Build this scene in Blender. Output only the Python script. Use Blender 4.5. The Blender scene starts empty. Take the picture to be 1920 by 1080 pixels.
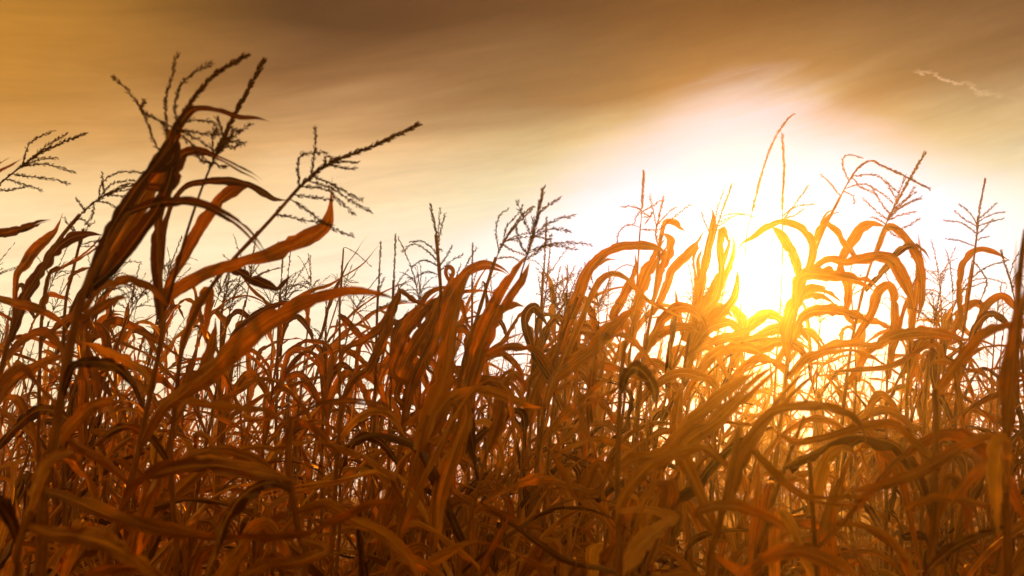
import bpy, math, random
import numpy as np
from mathutils import Vector, Matrix

R = math.radians
rng = np.random.default_rng(7)
sc = bpy.context.scene
COL = sc.collection

# ------------------------------------------------------------------ camera
FPX = 2133.0                      # focal length in photograph pixels (1920 wide)
PITCH = R(10.4)
CAM = np.array([0.0, 0.0, 1.2])
cd = bpy.data.cameras.new('camera')
cam = bpy.data.objects.new('camera', cd)
COL.objects.link(cam)
cam.location = CAM
cam.rotation_euler = (R(90) + PITCH, 0, 0)
cd.sensor_width = 36.0
cd.lens = 36.0 * FPX / 1920.0
cd.clip_start = 0.05
cd.clip_end = 4000
cd.dof.use_dof = True
cd.dof.focus_distance = 5.2
cd.dof.aperture_fstop = 5.6
sc.camera = cam
FW = np.array([0, math.cos(PITCH), math.sin(PITCH)])
RT = np.array([1.0, 0, 0])
UP = np.array([0, -math.sin(PITCH), math.cos(PITCH)])


def ray(x, y):
    return FW + RT * (x - 960) / FPX + UP * (540 - y) / FPX


def P(x, y, d):
    return CAM + ray(x, y) * d


def to_px(p):
    v = np.asarray(p) - CAM
    d = v @ FW
    return 960 + FPX * (v @ RT) / d, 540 - FPX * (v @ UP) / d, d


# ------------------------------------------------------------------ sky, sun, exposure
SUN = ray(1420, 528)
SUN = SUN / np.linalg.norm(SUN)
SUN_EL = math.asin(SUN[2])
SUN_AZ = math.atan2(SUN[0], SUN[1])

w = bpy.data.worlds.new("World")
sc.world = w
w.use_nodes = True
nt = w.node_tree
nt.nodes.clear()


class G:
    """small helper for node graphs"""
    def __init__(self, nt):
        self.nt = nt

    def n(self, t, **kw):
        nd = self.nt.nodes.new(t)
        for k, v in kw.items():
            setattr(nd, k, v)
        return nd

    def put(self, sock, v):
        if hasattr(v, 'is_output'):
            self.nt.links.new(v, sock)
        else:
            sock.default_value = v

    def m(self, op, a, b=None, c=None, clamp=False):
        nd = self.n('ShaderNodeMath', operation=op, use_clamp=clamp)
        self.put(nd.inputs[0], a)
        if b is not None:
            self.put(nd.inputs[1], b)
        if c is not None:
            self.put(nd.inputs[2], c)
        return nd.outputs[0]

    def ss(self, x, a, b, o0=0.0, o1=1.0):
        nd = self.n('ShaderNodeMapRange', interpolation_type='SMOOTHSTEP')
        self.put(nd.inputs[0], x)
        nd.inputs[1].default_value = a
        nd.inputs[2].default_value = b
        nd.inputs[3].default_value = o0
        nd.inputs[4].default_value = o1
        return nd.outputs[0]

    def mix(self, f, a, b, bt='MIX'):
        nd = self.n('ShaderNodeMix', data_type='RGBA', blend_type=bt)
        self.put(nd.inputs[0], f)
        self.put(nd.inputs[6], a)
        self.put(nd.inputs[7], b)
        return nd.outputs[2]

    def xyz(self, x, y, z):
        nd = self.n('ShaderNodeCombineXYZ')
        for i, v in enumerate((x, y, z)):
            self.put(nd.inputs[i], v)
        return nd.outputs[0]

    def noise(self, vec, scale, detail=4, rough=0.5, dist=0.0):
        nd = self.n('ShaderNodeTexNoise')
        self.put(nd.inputs['Vector'], vec)
        nd.inputs['Scale'].default_value = scale
        nd.inputs['Detail'].default_value = detail
        nd.inputs['Roughness'].default_value = rough
        nd.inputs['Distortion'].default_value = dist
        return nd.outputs['Fac']

    def ramp(self, f, stops):
        nd = self.n('ShaderNodeValToRGB')
        self.put(nd.inputs[0], f)
        e = nd.color_ramp.elements
        while len(e) < len(stops):
            e.new(0.5)
        for el, (p, c) in zip(e, stops):
            el.position = p
            el.color = (*c, 1)
        return nd.outputs[0]


def lin(r, g, b, k=1.0):
    f = lambda c: ((c / 255 + 0.055) / 1.055) ** 2.4 if c > 10 else c / 255 / 12.92
    return (f(r) * k, f(g) * k, f(b) * k)


g = G(nt)
tc = g.n('ShaderNodeTexCoord').outputs['Generated']
sep = g.n('ShaderNodeSeparateXYZ')
nt.links.new(tc, sep.inputs[0])
X, Y, Z = sep.outputs
DEG = 180 / math.pi
az = g.m('MULTIPLY', g.m('ARCTAN2', X, Y), DEG)
el = g.m('MULTIPLY', g.m('ARCSINE', Z), DEG)
daz = g.m('SUBTRACT', az, SUN_AZ * DEG)
de = g.m('SUBTRACT', el, SUN_EL * DEG)
# slanted streak coordinates (cirrus drawn out along the wind)
ca, sa = math.cos(R(9)), math.sin(R(9))
along = g.m('ADD', g.m('MULTIPLY', az, ca), g.m('MULTIPLY', el, sa))
across = g.m('SUBTRACT', g.m('MULTIPLY', el, ca), g.m('MULTIPLY', az, sa))
v_big = g.xyz(g.m('MULTIPLY', along, 0.035), g.m('MULTIPLY', across, 0.16), 3.1)
v_fine = g.xyz(g.m('MULTIPLY', along, 0.13), g.m('MULTIPLY', across, 1.1), 8.7)
n_big = g.noise(v_big, 1.0, 5, 0.55, 0.6)
n_fine = g.noise(v_fine, 1.0, 9, 0.66, 0.5)
wob = g.m('MULTIPLY', g.m('SUBTRACT', n_big, 0.5), 6.0)
el_w = g.m('ADD', el, wob)
base = g.ramp(g.m('DIVIDE', g.m('ADD', el_w, 0.0), 90.0), [
    (0.0, lin(255, 246, 226, 1.15)),
    (8.0 / 90, lin(255, 246, 228, 1.12)),
    (11.5 / 90, lin(255, 240, 216, 1.04)),
    (14.5 / 90, lin(250, 222, 180)),
    (17.3 / 90, lin(222, 180, 130)),
    (20.3 / 90, lin(140, 102, 68)),
    (23.5 / 90, lin(84, 58, 39)),
    (32.0 / 90, lin(88, 58, 36)),
    (90.0 / 90, lin(120, 84, 52)),
])
gold = g.ss(g.m('ADD', daz, g.m('MULTIPLY', n_big, 6.0)), -40, -19, 1.0, 0.0)
gold = g.m('MULTIPLY', gold, g.ss(el, 13, 19))
base = g.mix(gold, base, (*lin(196, 142, 62), 1))
warm = g.ss(daz, -38, -10, 1.0, 0.0)
base = g.mix(warm, base, g.mix(1.0, base, (1.05, 0.91, 0.67, 1), 'MULTIPLY'))
# cirrus contrast
cir = g.m('ADD', 0.72, g.m('MULTIPLY', n_fine, 0.54))
base = g.mix(1.0, base, g.xyz(cir, cir, cir), 'MULTIPLY')
# bright thin patch of cloud in front of the sun: apex up, widening to the horizon
dz6 = g.m('MULTIPLY', g.m('SUBTRACT', daz, -0.3), 0.6)
lobe = g.m('SUBTRACT', g.m('SQRT', g.m('ADD', g.m('MULTIPLY', dz6, dz6), 4.0)), 2.0)
lobe = g.m('ADD', lobe, g.m('MAXIMUM', de, 0.5))
lobe = g.m('ADD', lobe, g.m('MULTIPLY', g.m('SUBTRACT', n_fine, 0.5), 2.5))
lobe = g.m('ADD', lobe, g.m('MULTIPLY', g.m('SUBTRACT', n_big, 0.5), 3.0))
mk = g.ss(lobe, 6.8, 11.0, 1.0, 0.0)
dotn = g.n('ShaderNodeVectorMath', operation='DOT_PRODUCT')
nt.links.new(tc, dotn.inputs[0])
dotn.inputs[1].default_value = SUN
ang = g.m('MULTIPLY', g.m('ARCCOSINE', g.m('MINIMUM', dotn.outputs['Value'], 0.9999999)), DEG)
base = g.mix(g.ss(ang, 8, 22, 1.0, 0.0), base, g.mix(1.0, base, (0.56, 0.94, 1.10, 1), 'MULTIPLY'))   # less red towards the sun, colour-corrected against the haze glow
near = g.mix(g.ss(de, 1, 9.0), g.mix(g.ss(de, -4, 2), (1.08, 1.04, 0.96, 1), (0.60, 0.88, 1.25, 1)), (0.29, 0.54, 0.76, 1))
wide = g.mix(g.ss(de, 0, 8.0), (1.06, 1.04, 1.02, 1), (0.60, 0.69, 0.74, 1))
patch = g.mix(g.ss(ang, 6, 13), near, wide)
sky = g.mix(mk, base, patch)
# small bright wisp high in the sky beside the sun
A0, A1 = ray(1708, 128), ray(1905, 186)
azp = lambda r: math.degrees(math.atan2(r[0], r[1]))
elp = lambda r: math.degrees(math.asin(r[2] / np.linalg.norm(r)))
u0, v0, u1, v1 = azp(A0), elp(A0), azp(A1), elp(A1)
L = math.hypot(u1 - u0, v1 - v0)
cx, sx = (u1 - u0) / L, (v1 - v0) / L
n_w = g.noise(g.xyz(g.m('MULTIPLY', az, 0.8), g.m('MULTIPLY', el, 1.6), 1.7), 1.2, 6, 0.65)
tl = g.m('ADD', g.m('MULTIPLY', g.m('SUBTRACT', az, u0), cx), g.m('MULTIPLY', g.m('SUBTRACT', el, v0), sx))
tn = g.m('SUBTRACT', g.m('MULTIPLY', g.m('SUBTRACT', el, v0), cx), g.m('MULTIPLY', g.m('SUBTRACT', az, u0), sx))
tn = g.m('ADD', tn, g.m('MULTIPLY', g.m('SUBTRACT', n_w, 0.5), 1.5))
wisp = g.m('MULTIPLY', g.ss(g.m('ABSOLUTE', tn), 0.0, 0.15, 1.0, 0.0), g.m('MULTIPLY', g.ss(tl, 0.0, 0.7), g.ss(tl, 1.5, L, 1.0, 0.15)))
wisp = g.m('MULTIPLY', wisp, g.ss(n_w, 0.30, 0.66, 0.05, 0.6))
sky = g.mix(wisp, sky, (*lin(236, 206, 164), 1))
# unseen sky behind the camera made bright orange as added fill light
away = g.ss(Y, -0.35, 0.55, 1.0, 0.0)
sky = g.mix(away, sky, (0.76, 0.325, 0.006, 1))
# sun disc burning through, and its aureole
disc = g.m('MULTIPLY', g.ss(ang, 0.9, 1.6, 1.0, 0.0), 14.0)
aur = g.m('MULTIPLY', g.m('EXPONENT', g.m('MULTIPLY', ang, -0.6)), 1.0)
glow = g.mix(1.0, g.xyz(disc, disc, disc), (1.0, 0.86, 0.55, 1), 'MULTIPLY')
glow2 = g.mix(1.0, g.xyz(aur, aur, aur), (0.9, 0.92, 0.85, 1), 'MULTIPLY')
sky = g.mix(1.0, sky, glow, 'ADD')
sky = g.mix(1.0, sky, glow2, 'ADD')
# the clear-air sky behind the cloud, low and warm
nish = g.n('ShaderNodeTexSky', sky_type='NISHITA', sun_disc=False)
nish.sun_elevation = SUN_EL
nish.sun_rotation = SUN_AZ
nish.air_density = 2.0
nish.dust_density = 6.0
nm = g.mix(1.0, nish.outputs[0], (0.002, 0.0013, 0.0007, 1), 'MULTIPLY')
sky = g.mix(1.0, sky, nm, 'ADD')
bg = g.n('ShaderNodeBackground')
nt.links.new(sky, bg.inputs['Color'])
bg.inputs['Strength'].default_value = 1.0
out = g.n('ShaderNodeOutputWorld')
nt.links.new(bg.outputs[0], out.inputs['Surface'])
w.cycles.sampling_method = 'MANUAL'
w.cycles.sample_map_resolution = 1024

sd = bpy.data.lights.new('sun', 'SUN')
sun = bpy.data.objects.new('sun', sd)
COL.objects.link(sun)
sd.energy = 5.0
sd.color = (1.0, 0.415, 0.05)
sd.angle = R(0.6)
sun.rotation_euler = Vector(SUN).to_track_quat('Z', 'Y').to_euler()
sun.location = (6, 30, 12)

sc.view_settings.view_transform = 'Standard'
sc.view_settings.look = 'None'
sc.view_settings.exposure = 0.0
sc.view_settings.gamma = 1.0
cy = sc.cycles
cy.use_denoising = True
cy.max_bounces = 10
cy.diffuse_bounces = 5
cy.transmission_bounces = 8
cy.glossy_bounces = 2
cy.volume_bounces = 1
cy.sample_clamp_indirect = 6.0
cy.caustics_reflective = False
cy.caustics_refractive = False


# ------------------------------------------------------------------ materials
def new_mat(name):
    m = bpy.data.materials.new(name)
    m.use_nodes = True
    m.node_tree.nodes.clear()
    return m, G(m.node_tree)


def leaf_material(name, tones, trans=0.5, midrib=True):
    """dry maize leaf: fibres along the length, pale midrib, blotches, thin and translucent"""
    m, g = new_mat(name)
    uv = g.n('ShaderNodeUVMap').outputs[0]
    s = g.n('ShaderNodeSeparateXYZ')
    g.nt.links.new(uv, s.inputs[0])
    u, v = s.outputs[0], s.outputs[1]
    oi = g.n('ShaderNodeObjectInfo').outputs['Random']
    off = g.m('MULTIPLY', oi, 37.0)
    fib = g.noise(g.xyz(g.m('MULTIPLY', u, 24.0), g.m('ADD', g.m('MULTIPLY', v, 9.0), off), off), 1.0, 4, 0.65, 0.35)
    blot = g.noise(g.xyz(g.m('MULTIPLY', u, 2.2), g.m('ADD', g.m('MULTIPLY', v, 9.0), off), off), 1.0, 5, 0.62, 0.5)
    spec = g.noise(g.xyz(g.m('MULTIPLY', u, 9.0), g.m('ADD', g.m('MULTIPLY', v, 60.0), off), off), 1.0, 2, 0.5)
    c = g.mix(g.ss(blot, 0.30, 0.70), (*tones[0], 1), (*tones[1], 1))
    c = g.mix(g.ss(oi, 0.0, 1.0), c, g.mix(0.45, c, (*tones[2], 1)))
    c = g.mix(g.m('MULTIPLY', g.ss(spec, 0.60, 0.72), 0.5), c, (*tones[3], 1))
    fm = g.m('ADD', 0.40, g.m('MULTIPLY', fib, 1.2))
    c = g.mix(1.0, c, g.xyz(fm, fm, fm), 'MULTIPLY')
    band = g.noise(g.xyz(g.m('MULTIPLY', u, 9.0), g.m('ADD', g.m('MULTIPLY', v, 1.2), off), g.m('ADD', off, 4.0)), 1.0, 2, 0.5)
    bm = g.ss(band, 0.30, 0.70, 0.70, 1.25)
    c = g.mix(1.0, c, g.xyz(bm, bm, bm), 'MULTIPLY')
    if midrib:
        rib = g.ss(g.m('ABSOLUTE', g.m('SUBTRACT', u, 0.5)), 0.02, 0.07, 1.0, 0.0)
        c = g.mix(g.m('MULTIPLY', rib, 0.55), c, (0.50, 0.27, 0.05, 1))
    bump = g.n('ShaderNodeBump')
    bump.inputs['Strength'].default_value = 0.8
    bump.inputs['Distance'].default_value = 0.002
    g.nt.links.new(fib, bump.inputs['Height'])
    d = g.n('ShaderNodeBsdfDiffuse')
    t = g.n('ShaderNodeBsdfTranslucent')
    gl = g.n('ShaderNodeBsdfGlossy')
    gl.inputs['Roughness'].default_value = 0.42
    gl.inputs['Color'].default_value = (0.55, 0.33, 0.10, 1)
    for q in (d, t, gl):
        g.nt.links.new(bump.outputs[0], q.inputs['Normal'])
    g.nt.links.new(c, d.inputs['Color'])
    tcx = g.mix(1.0, c, (1.3, 0.84, 0.22, 1), 'MULTIPLY')     # light that passes through comes out redder
    g.nt.links.new(tcx, t.inputs['Color'])
    mx = g.n('ShaderNodeMixShader')
    tf = g.m('MULTIPLY', trans, g.ss(blot, 0.2, 0.8, 1.2, 0.6))
    if midrib:
        tf = g.m('MULTIPLY', tf, g.m('SUBTRACT', 1.0, g.m('MULTIPLY', rib, 0.6)))
    g.put(mx.inputs[0], tf)
    g.nt.links.new(d.outputs[0], mx.inputs[1])
    g.nt.links.new(t.outputs[0], mx.inputs[2])
    mx2 = g.n('ShaderNodeMixShader')
    fr = g.n('ShaderNodeFresnel')
    fr.inputs[0].default_value = 1.35
    g.put(mx2.inputs[0], g.m('MULTIPLY', fr.outputs[0], 0.20))
    g.nt.links.new(mx.outputs[0], mx2.inputs[1])
    g.nt.links.new(gl.outputs[0], mx2.inputs[2])
    o = g.n('ShaderNodeOutputMaterial')
    g.nt.links.new(mx2.outputs[0], o.inputs['Surface'])
    return m


M_LEAF = leaf_material('dry_leaf', [(0.36, 0.156, 0.006), (0.18, 0.066, 0.003), (0.47, 0.23, 0.014), (0.08, 0.026, 0.005)], 0.44)
M_PALE = leaf_material('bleached_leaf', [(0.58, 0.33, 0.075), (0.42, 0.21, 0.035), (0.64, 0.40, 0.12), (0.20, 0.085, 0.02)], 0.36)
M_DARK = leaf_material('brown_silhouette_leaf', [(0.080, 0.025, 0.002), (0.045, 0.012, 0.001), (0.12, 0.040, 0.004), (0.035, 0.01, 0.001)], 0.34)  # brown leaf colour, made darker to paint in the backlit silhouettes
M_HUSK = leaf_material('husk', [(0.42, 0.25, 0.09), (0.30, 0.15, 0.045), (0.48, 0.30, 0.12), (0.2, 0.09, 0.03)], 0.3, False)


def stalk_material():
    m, g = new_mat('dry_stalk')
    uv = g.n('ShaderNodeUVMap').outputs[0]
    s = g.n('ShaderNodeSeparateXYZ')
    g.nt.links.new(uv, s.inputs[0])
    oi = g.n('ShaderNodeObjectInfo').outputs['Random']
    off = g.m('MULTIPLY', oi, 31.0)
    fib = g.noise(g.xyz(g.m('MULTIPLY', s.outputs[0], 22.0), g.m('ADD', g.m('MULTIPLY', s.outputs[1], 4.0), off), off), 1.0, 3, 0.6)
    blot = g.noise(g.xyz(g.m('MULTIPLY', s.outputs[0], 3.0), g.m('ADD', g.m('MULTIPLY', s.outputs[1], 14.0), off), off), 1.0, 4, 0.6)
    c = g.mix(g.ss(blot, 0.3, 0.7), (0.27, 0.118, 0.009, 1), (0.13, 0.047, 0.003, 1))
    k = g.m('ADD', 0.7, g.m('MULTIPLY', fib, 0.6))
    c = g.mix(1.0, c, g.xyz(k, k, k), 'MULTIPLY')
    b = g.n('ShaderNodeBsdfPrincipled')
    g.nt.links.new(c, b.inputs['Base Color'])
    b.inputs['Roughness'].default_value = 0.7
    b.inputs['Specular IOR Level'].default_value = 0.08
    bump = g.n('ShaderNodeBump')
    bump.inputs['Strength'].default_value = 0.5
    bump.inputs['Distance'].default_value = 0.001
    g.nt.links.new(fib, bump.inputs['Height'])
    g.nt.links.new(bump.outputs[0], b.inputs['Normal'])
    o = g.n('ShaderNodeOutputMaterial')
    g.nt.links.new(b.outputs[0], o.inputs['Surface'])
    return m


M_STALK = stalk_material()


def tassel_material():
    m, g = new_mat('dry_tassel')
    tcx = g.n('ShaderNodeTexCoord').outputs['Object']
    nz = g.noise(tcx, 260.0, 2, 0.5)
    oi = g.n('ShaderNodeObjectInfo').outputs['Random']
    c = g.mix(g.ss(nz, 0.35, 0.65), (0.075, 0.028, 0.005, 1), (0.17, 0.07, 0.012, 1))
    c = g.mix(g.m('MULTIPLY', oi, 0.4), c, (0.22, 0.10, 0.02, 1))
    d = g.n('ShaderNodeBsdfDiffuse')
    t = g.n('ShaderNodeBsdfTranslucent')
    g.nt.links.new(c, d.inputs['Color'])
    g.nt.links.new(c, t.inputs['Color'])
    mx = g.n('ShaderNodeMixShader')
    mx.inputs[0].default_value = 0.35
    g.nt.links.new(d.outputs[0], mx.inputs[1])
    g.nt.links.new(t.outputs[0], mx.inputs[2])
    o = g.n('ShaderNodeOutputMaterial')
    g.nt.links.new(mx.outputs[0], o.inputs['Surface'])
    return m


M_TASSEL = tassel_material()


def soil_material():
    m, g = new_mat('soil')
    tcx = g.n('ShaderNodeTexCoord').outputs['Object']
    a = g.noise(tcx, 3.0, 6, 0.65)
    b_ = g.noise(tcx, 40.0, 4, 0.6)
    c = g.mix(g.ss(a, 0.3, 0.7), (0.060, 0.035, 0.018, 1), (0.13, 0.078, 0.036, 1))
    c = g.mix(g.ss(b_, 0.55, 0.68), c, (0.24, 0.14, 0.055, 1))
    b = g.n('ShaderNodeBsdfPrincipled')
    g.nt.links.new(c, b.inputs['Base Color'])
    b.inputs['Roughness'].default_value = 0.95
    bump = g.n('ShaderNodeBump')
    bump.inputs['Distance'].default_value = 0.03
    g.nt.links.new(b_, bump.inputs['Height'])
    g.nt.links.new(bump.outputs[0], b.inputs['Normal'])
    o = g.n('ShaderNodeOutputMaterial')
    g.nt.links.new(b.outputs[0], o.inputs['Surface'])
    return m


M_SOIL = soil_material()


# ------------------------------------------------------------------ geometry helpers (numpy)
def resample(pts, n):
    """Catmull-Rom through pts, n points evenly spaced in arc length"""
    p = np.asarray(pts, float)
    if len(p) == 2:
        t = np.linspace(0, 1, n)[:, None]
        return p[0] * (1 - t) + p[1] * t
    q = np.vstack([2 * p[0] - p[1], p, 2 * p[-1] - p[-2]])
    outp = []
    for i in range(1, len(q) - 2):
        t = np.linspace(0, 1, 14, endpoint=False)[:, None]
        a, b, c, d = q[i - 1], q[i], q[i + 1], q[i + 2]
        outp.append(0.5 * (2 * b + (c - a) * t + (2 * a - 5 * b + 4 * c - d) * t ** 2 + (3 * b - a - 3 * c + d) * t ** 3))
    outp.append(p[-1:])
    o = np.vstack(outp)
    seg = np.linalg.norm(np.diff(o[:, :3], axis=0), axis=1)
    s = np.concatenate([[0], np.cumsum(seg)])
    tt = np.linspace(0, s[-1], n)
    return np.stack([np.interp(tt, s, o[:, k]) for k in range(o.shape[1])], 1)


def unit(a):
    return a / np.maximum(np.linalg.norm(a, axis=-1, keepdims=True), 1e-9)


def tangents(c):
    return unit(np.gradient(c, axis=0))


def grid_faces(n, m, off=0, closed=False):
    i = np.arange(n - 1)[:, None]
    j = np.arange(m if closed else m - 1)[None, :]
    a = i * m + j
    b = i * m + (j + 1) % m
    f = np.stack([a, b, b + m, a + m], -1).reshape(-1, 4)
    return f + off


def make_mesh(name, v, f, mat, uv=None, smooth=True):
    me = bpy.data.meshes.new(name)
    v = np.ascontiguousarray(v, np.float32)
    f = np.ascontiguousarray(f, np.int32)
    k = f.shape[1]
    me.vertices.add(len(v))
    me.vertices.foreach_set('co', v.ravel())
    me.loops.add(f.size)
    me.loops.foreach_set('vertex_index', f.ravel())
    me.polygons.add(len(f))
    me.polygons.foreach_set('loop_start', np.arange(0, f.size, k, dtype=np.int32))
    me.polygons.foreach_set('loop_total', np.full(len(f), k, np.int32))
    me.polygons.foreach_set('use_smooth', np.full(len(f), smooth))
    if uv is not None:
        l = me.uv_layers.new(name='UVMap')
        l.data.foreach_set('uv', np.ascontiguousarray(uv[f.ravel()], np.float32).ravel())
    me.materials.append(mat)
    me.update(calc_edges=True)
    return me


def ribbon(c, width, side, fold, wave, rnd, ragged=0.06, m=7, crumple=0.07):
    """leaf blade along c: verts, faces, uv. fold = V angle per point, wave = edge undulation (fraction of width)"""
    n = len(c)
    T = tangents(c)
    S = unit(side - (side * T).sum(1, keepdims=True) * T)
    N = np.cross(S, T)
    s = np.linspace(0, 1, n)
    width = np.asarray(width, float)
    seg = np.linalg.norm(np.diff(c, axis=0), axis=1)
    ln = np.concatenate([[0], np.cumsum(seg)])
    k1, k2 = rnd.uniform(9, 19, 2)
    p1, p2 = rnd.uniform(0, 6.28, 2)
    rag_l = 1 + ragged * np.cumsum(rnd.normal(0, 0.5, n)) / np.sqrt(np.arange(1, n + 1)) * 1.0 + ragged * rnd.normal(0, 0.35, n)
    rag_r = 1 + ragged * np.cumsum(rnd.normal(0, 0.5, n)) / np.sqrt(np.arange(1, n + 1)) * 1.0 + ragged * rnd.normal(0, 0.35, n)
    for rg in (rag_l, rag_r):            # torn notches in the dry edge
        for _ in range(rnd.integers(1, 7)):
            rg *= 1 - rnd.uniform(0.15, 0.5) * np.exp(-((s - rnd.uniform(0.15, 0.98)) / rnd.uniform(0.006, 0.03)) ** 2)
    kn = np.sort(np.concatenate([[0, 1], rnd.random(11)]))
    h = (m + 1) // 2
    a = np.concatenate([np.linspace(-1, 0, h), np.linspace(0, 1, h)])
    M = 2 * h
    v = np.zeros((n, M, 3))
    uv = np.zeros((n, M, 2))
    s0 = rnd.uniform(0.45, 0.85) if rnd.random() < 0.35 else 2.0
    open_ = np.clip(s - s0, 0, 1) * rnd.uniform(0.6, 2.2)
    lift = np.clip(s - s0, 0, 1) * rnd.uniform(-1.5, 1.5)
    for j, aj in enumerate(a):
        right = j >= h
        hw = width / 2 * (rag_r if right else rag_l)
        lat = aj * hw * np.cos(fold)
        hgt = abs(aj) ** 1.3 * hw * np.sin(fold)
        ph = k2 * s * 2 + p2 if right else k1 * s * 2 + p1
        hgt = hgt + wave * width * aj * aj * np.sin(ph) - 0.04 * width * (1 - abs(aj))
        if aj != 0:
            hgt = hgt + crumple * width * np.interp(s, kn, rnd.normal(0, 1, len(kn)))   # sharp dry creases
        sg = 1 if right else -1
        lat = lat + sg * open_ * width.max() * 0.5
        hgt = hgt + sg * lift * width.max()
        v[:, j] = c + S * lat[:, None] + N * hgt[:, None]
        uv[:, j, 0] = (aj + 1) / 2
        uv[:, j, 1] = ln
    f = grid_faces(n, M)
    f = f[f[:, 0] % M != h - 1]
    return v.reshape(-1, 3), f, uv.reshape(-1, 2)


def tube(c, r, m=8):
    c = np.asarray(c, float)
    n = len(c)
    T = tangents(c)
    ref = np.array([1.0, 0.13, 0.07]) if abs(T[0][0]) < 0.8 else np.array([0.1, 1.0, 0.1])
    A = unit(ref - (T @ ref)[:, None] * T)
    B = np.cross(T, A)
    th = np.linspace(0, 2 * math.pi, m, endpoint=False)
    r = np.broadcast_to(np.asarray(r, float), (n,))
    v = c[:, None] + r[:, None, None] * (np.cos(th)[None, :, None] * A[:, None] + np.sin(th)[None, :, None] * B[:, None])
    ln = np.concatenate([[0], np.cumsum(np.linalg.norm(np.diff(c, axis=0), axis=1))])
    uv = np.stack(np.broadcast_arrays((th / 6.283)[None], ln[:, None]), -1)
    return v.reshape(-1, 3), grid_faces(n, m, 0, True), uv.reshape(-1, 2)


OCT_F = np.array([[0, 1, 2], [0, 2, 3], [0, 3, 4], [0, 4, 1], [5, 2, 1], [5, 3, 2], [5, 4, 3], [5, 1, 4]])


def spikelets(c, rnd, step=0.006, size=0.0095, tilt=0.42, per=3, start=0.0):
    """grain-like spikelets set in turn round an axis c; triangles"""
    seg = np.linalg.norm(np.diff(c, axis=0), axis=1)
    ln = np.concatenate([[0], np.cumsum(seg)])
    tt = np.arange(start * ln[-1], ln[-1], step)
    if len(tt) == 0:
        tt = np.array([ln[-1]])
    tt = np.repeat(tt, per) + rnd.uniform(-step / 2, step / 2, len(tt) * per)
    tt = np.clip(tt, 0, ln[-1])
    keep = rnd.random(len(tt)) > 0.10
    tt = tt[keep]
    T0 = tangents(c)
    pos = np.stack([np.interp(tt, ln, c[:, k]) for k in range(3)], 1)
    T = unit(np.stack([np.interp(tt, ln, T0[:, k]) for k in range(3)], 1))
    k = len(tt)
    rv = rnd.normal(size=(k, 3))
    O = unit(rv - (rv * T).sum(1, keepdims=True) * T)
    tl = tilt * rnd.uniform(0.5, 1.5, k)[:, None]
    D = unit(T * np.cos(tl) + O * np.sin(tl))
    E = np.cross(D, O)
    F = np.cross(E, D)
    sz = 1.25 * size * rnd.uniform(0.7, 1.25, k)[:, None]
    th = sz * 0.145
    mid = pos + O * 0.0012 + D * sz * 0.42
    v = np.stack([pos + O * 0.0006, mid + E * th, mid + F * th, mid - E * th, mid - F * th, pos + D * sz], 1)
    f = OCT_F[None] + (np.arange(k) * 6)[:, None, None]
    return v.reshape(-1, 3), f.reshape(-1, 3)


def tri(f):
    return np.vstack([f[:, [0, 1, 2]], f[:, [0, 2, 3]]])


def spike_mesh(name, c, rnd, r0=0.0016, start=0.0, dense=1.0, size=0.0095, tilt=0.5):
    v, f, _ = tube(c, np.linspace(r0, r0 * 0.35, len(c)), 5)
    v2, f2 = spikelets(c, rnd, 0.0052 / dense, size, tilt, 3, start)
    return make_mesh(name, np.vstack([v, v2]), np.vstack([tri(f), f2 + len(v)]), M_TASSEL)


def rotate(vec, axis, ang):
    axis = unit(axis)
    c, s = np.cos(ang)[:, None], np.sin(ang)[:, None]
    return vec * c + np.cross(axis, vec) * s + axis * (axis * vec).sum(1, keepdims=True) * (1 - c)


def link(name, me, parent, group=None, base=(0, 0, 0)):
    o = bpy.data.objects.new(name, me)
    COL.objects.link(o)
    if parent is not None:
        o.parent = parent
    return o


def plant_root(loc, label, group):
    e = bpy.data.objects.new('corn_plant', None)
    e.empty_display_size = 0.1
    COL.objects.link(e)
    e.location = loc
    e['label'] = label
    e['category'] = 'corn plant'
    if group:
        e['group'] = group
    return e


def stalk_geometry(path, r0, r1, rnd, m=9):
    n = max(20, int(np.linalg.norm(path[-1] - path[0]) / 0.022))
    c = resample(path, n)
    ln = np.linspace(0, np.linalg.norm(np.diff(c, axis=0), axis=1).sum(), n)
    r = r0 + (r1 - r0) * (ln / ln[-1]) ** 0.9
    k = 0.1
    while k < ln[-1] - 0.05:
        r = r * (1 + 0.28 * np.exp(-((ln - k) / 0.012) ** 2))
        k += rnd.uniform(0.13, 0.2)
    return tube(c, r, m)


# ------------------------------------------------------------------ the ground
def ground():
    n = 161
    t = np.linspace(-1, 1, n)
    q = np.sign(t) * np.abs(t) ** 3.2 * 1500
    xx, yy = np.meshgrid(q, q, indexing='ij')
    near = np.exp(-(np.hypot(xx, yy) / 40) ** 2)
    zz = near * 0.03 * np.sin(xx * 2 * math.pi / 0.76) + rng.normal(0, 0.006, xx.shape) * near
    v = np.stack([xx, yy, zz - 0.02], -1).reshape(-1, 3)
    o = bpy.data.objects.new('ground', make_mesh('ground', v, grid_faces(n, n), M_SOIL))
    COL.objects.link(o)
    o['kind'] = 'structure'
    o['label'] = 'bare brown soil under the corn rows'


ground()


# ------------------------------------------------------------------ plants traced one by one
def width_profile(s, W, blunt=2.4, base=0.55):
    return W * np.minimum(1, base + (1 - base) * np.clip(s / 0.28, 0, 1) ** 0.8) * np.maximum(1 - s ** blunt, 0.03)


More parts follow.
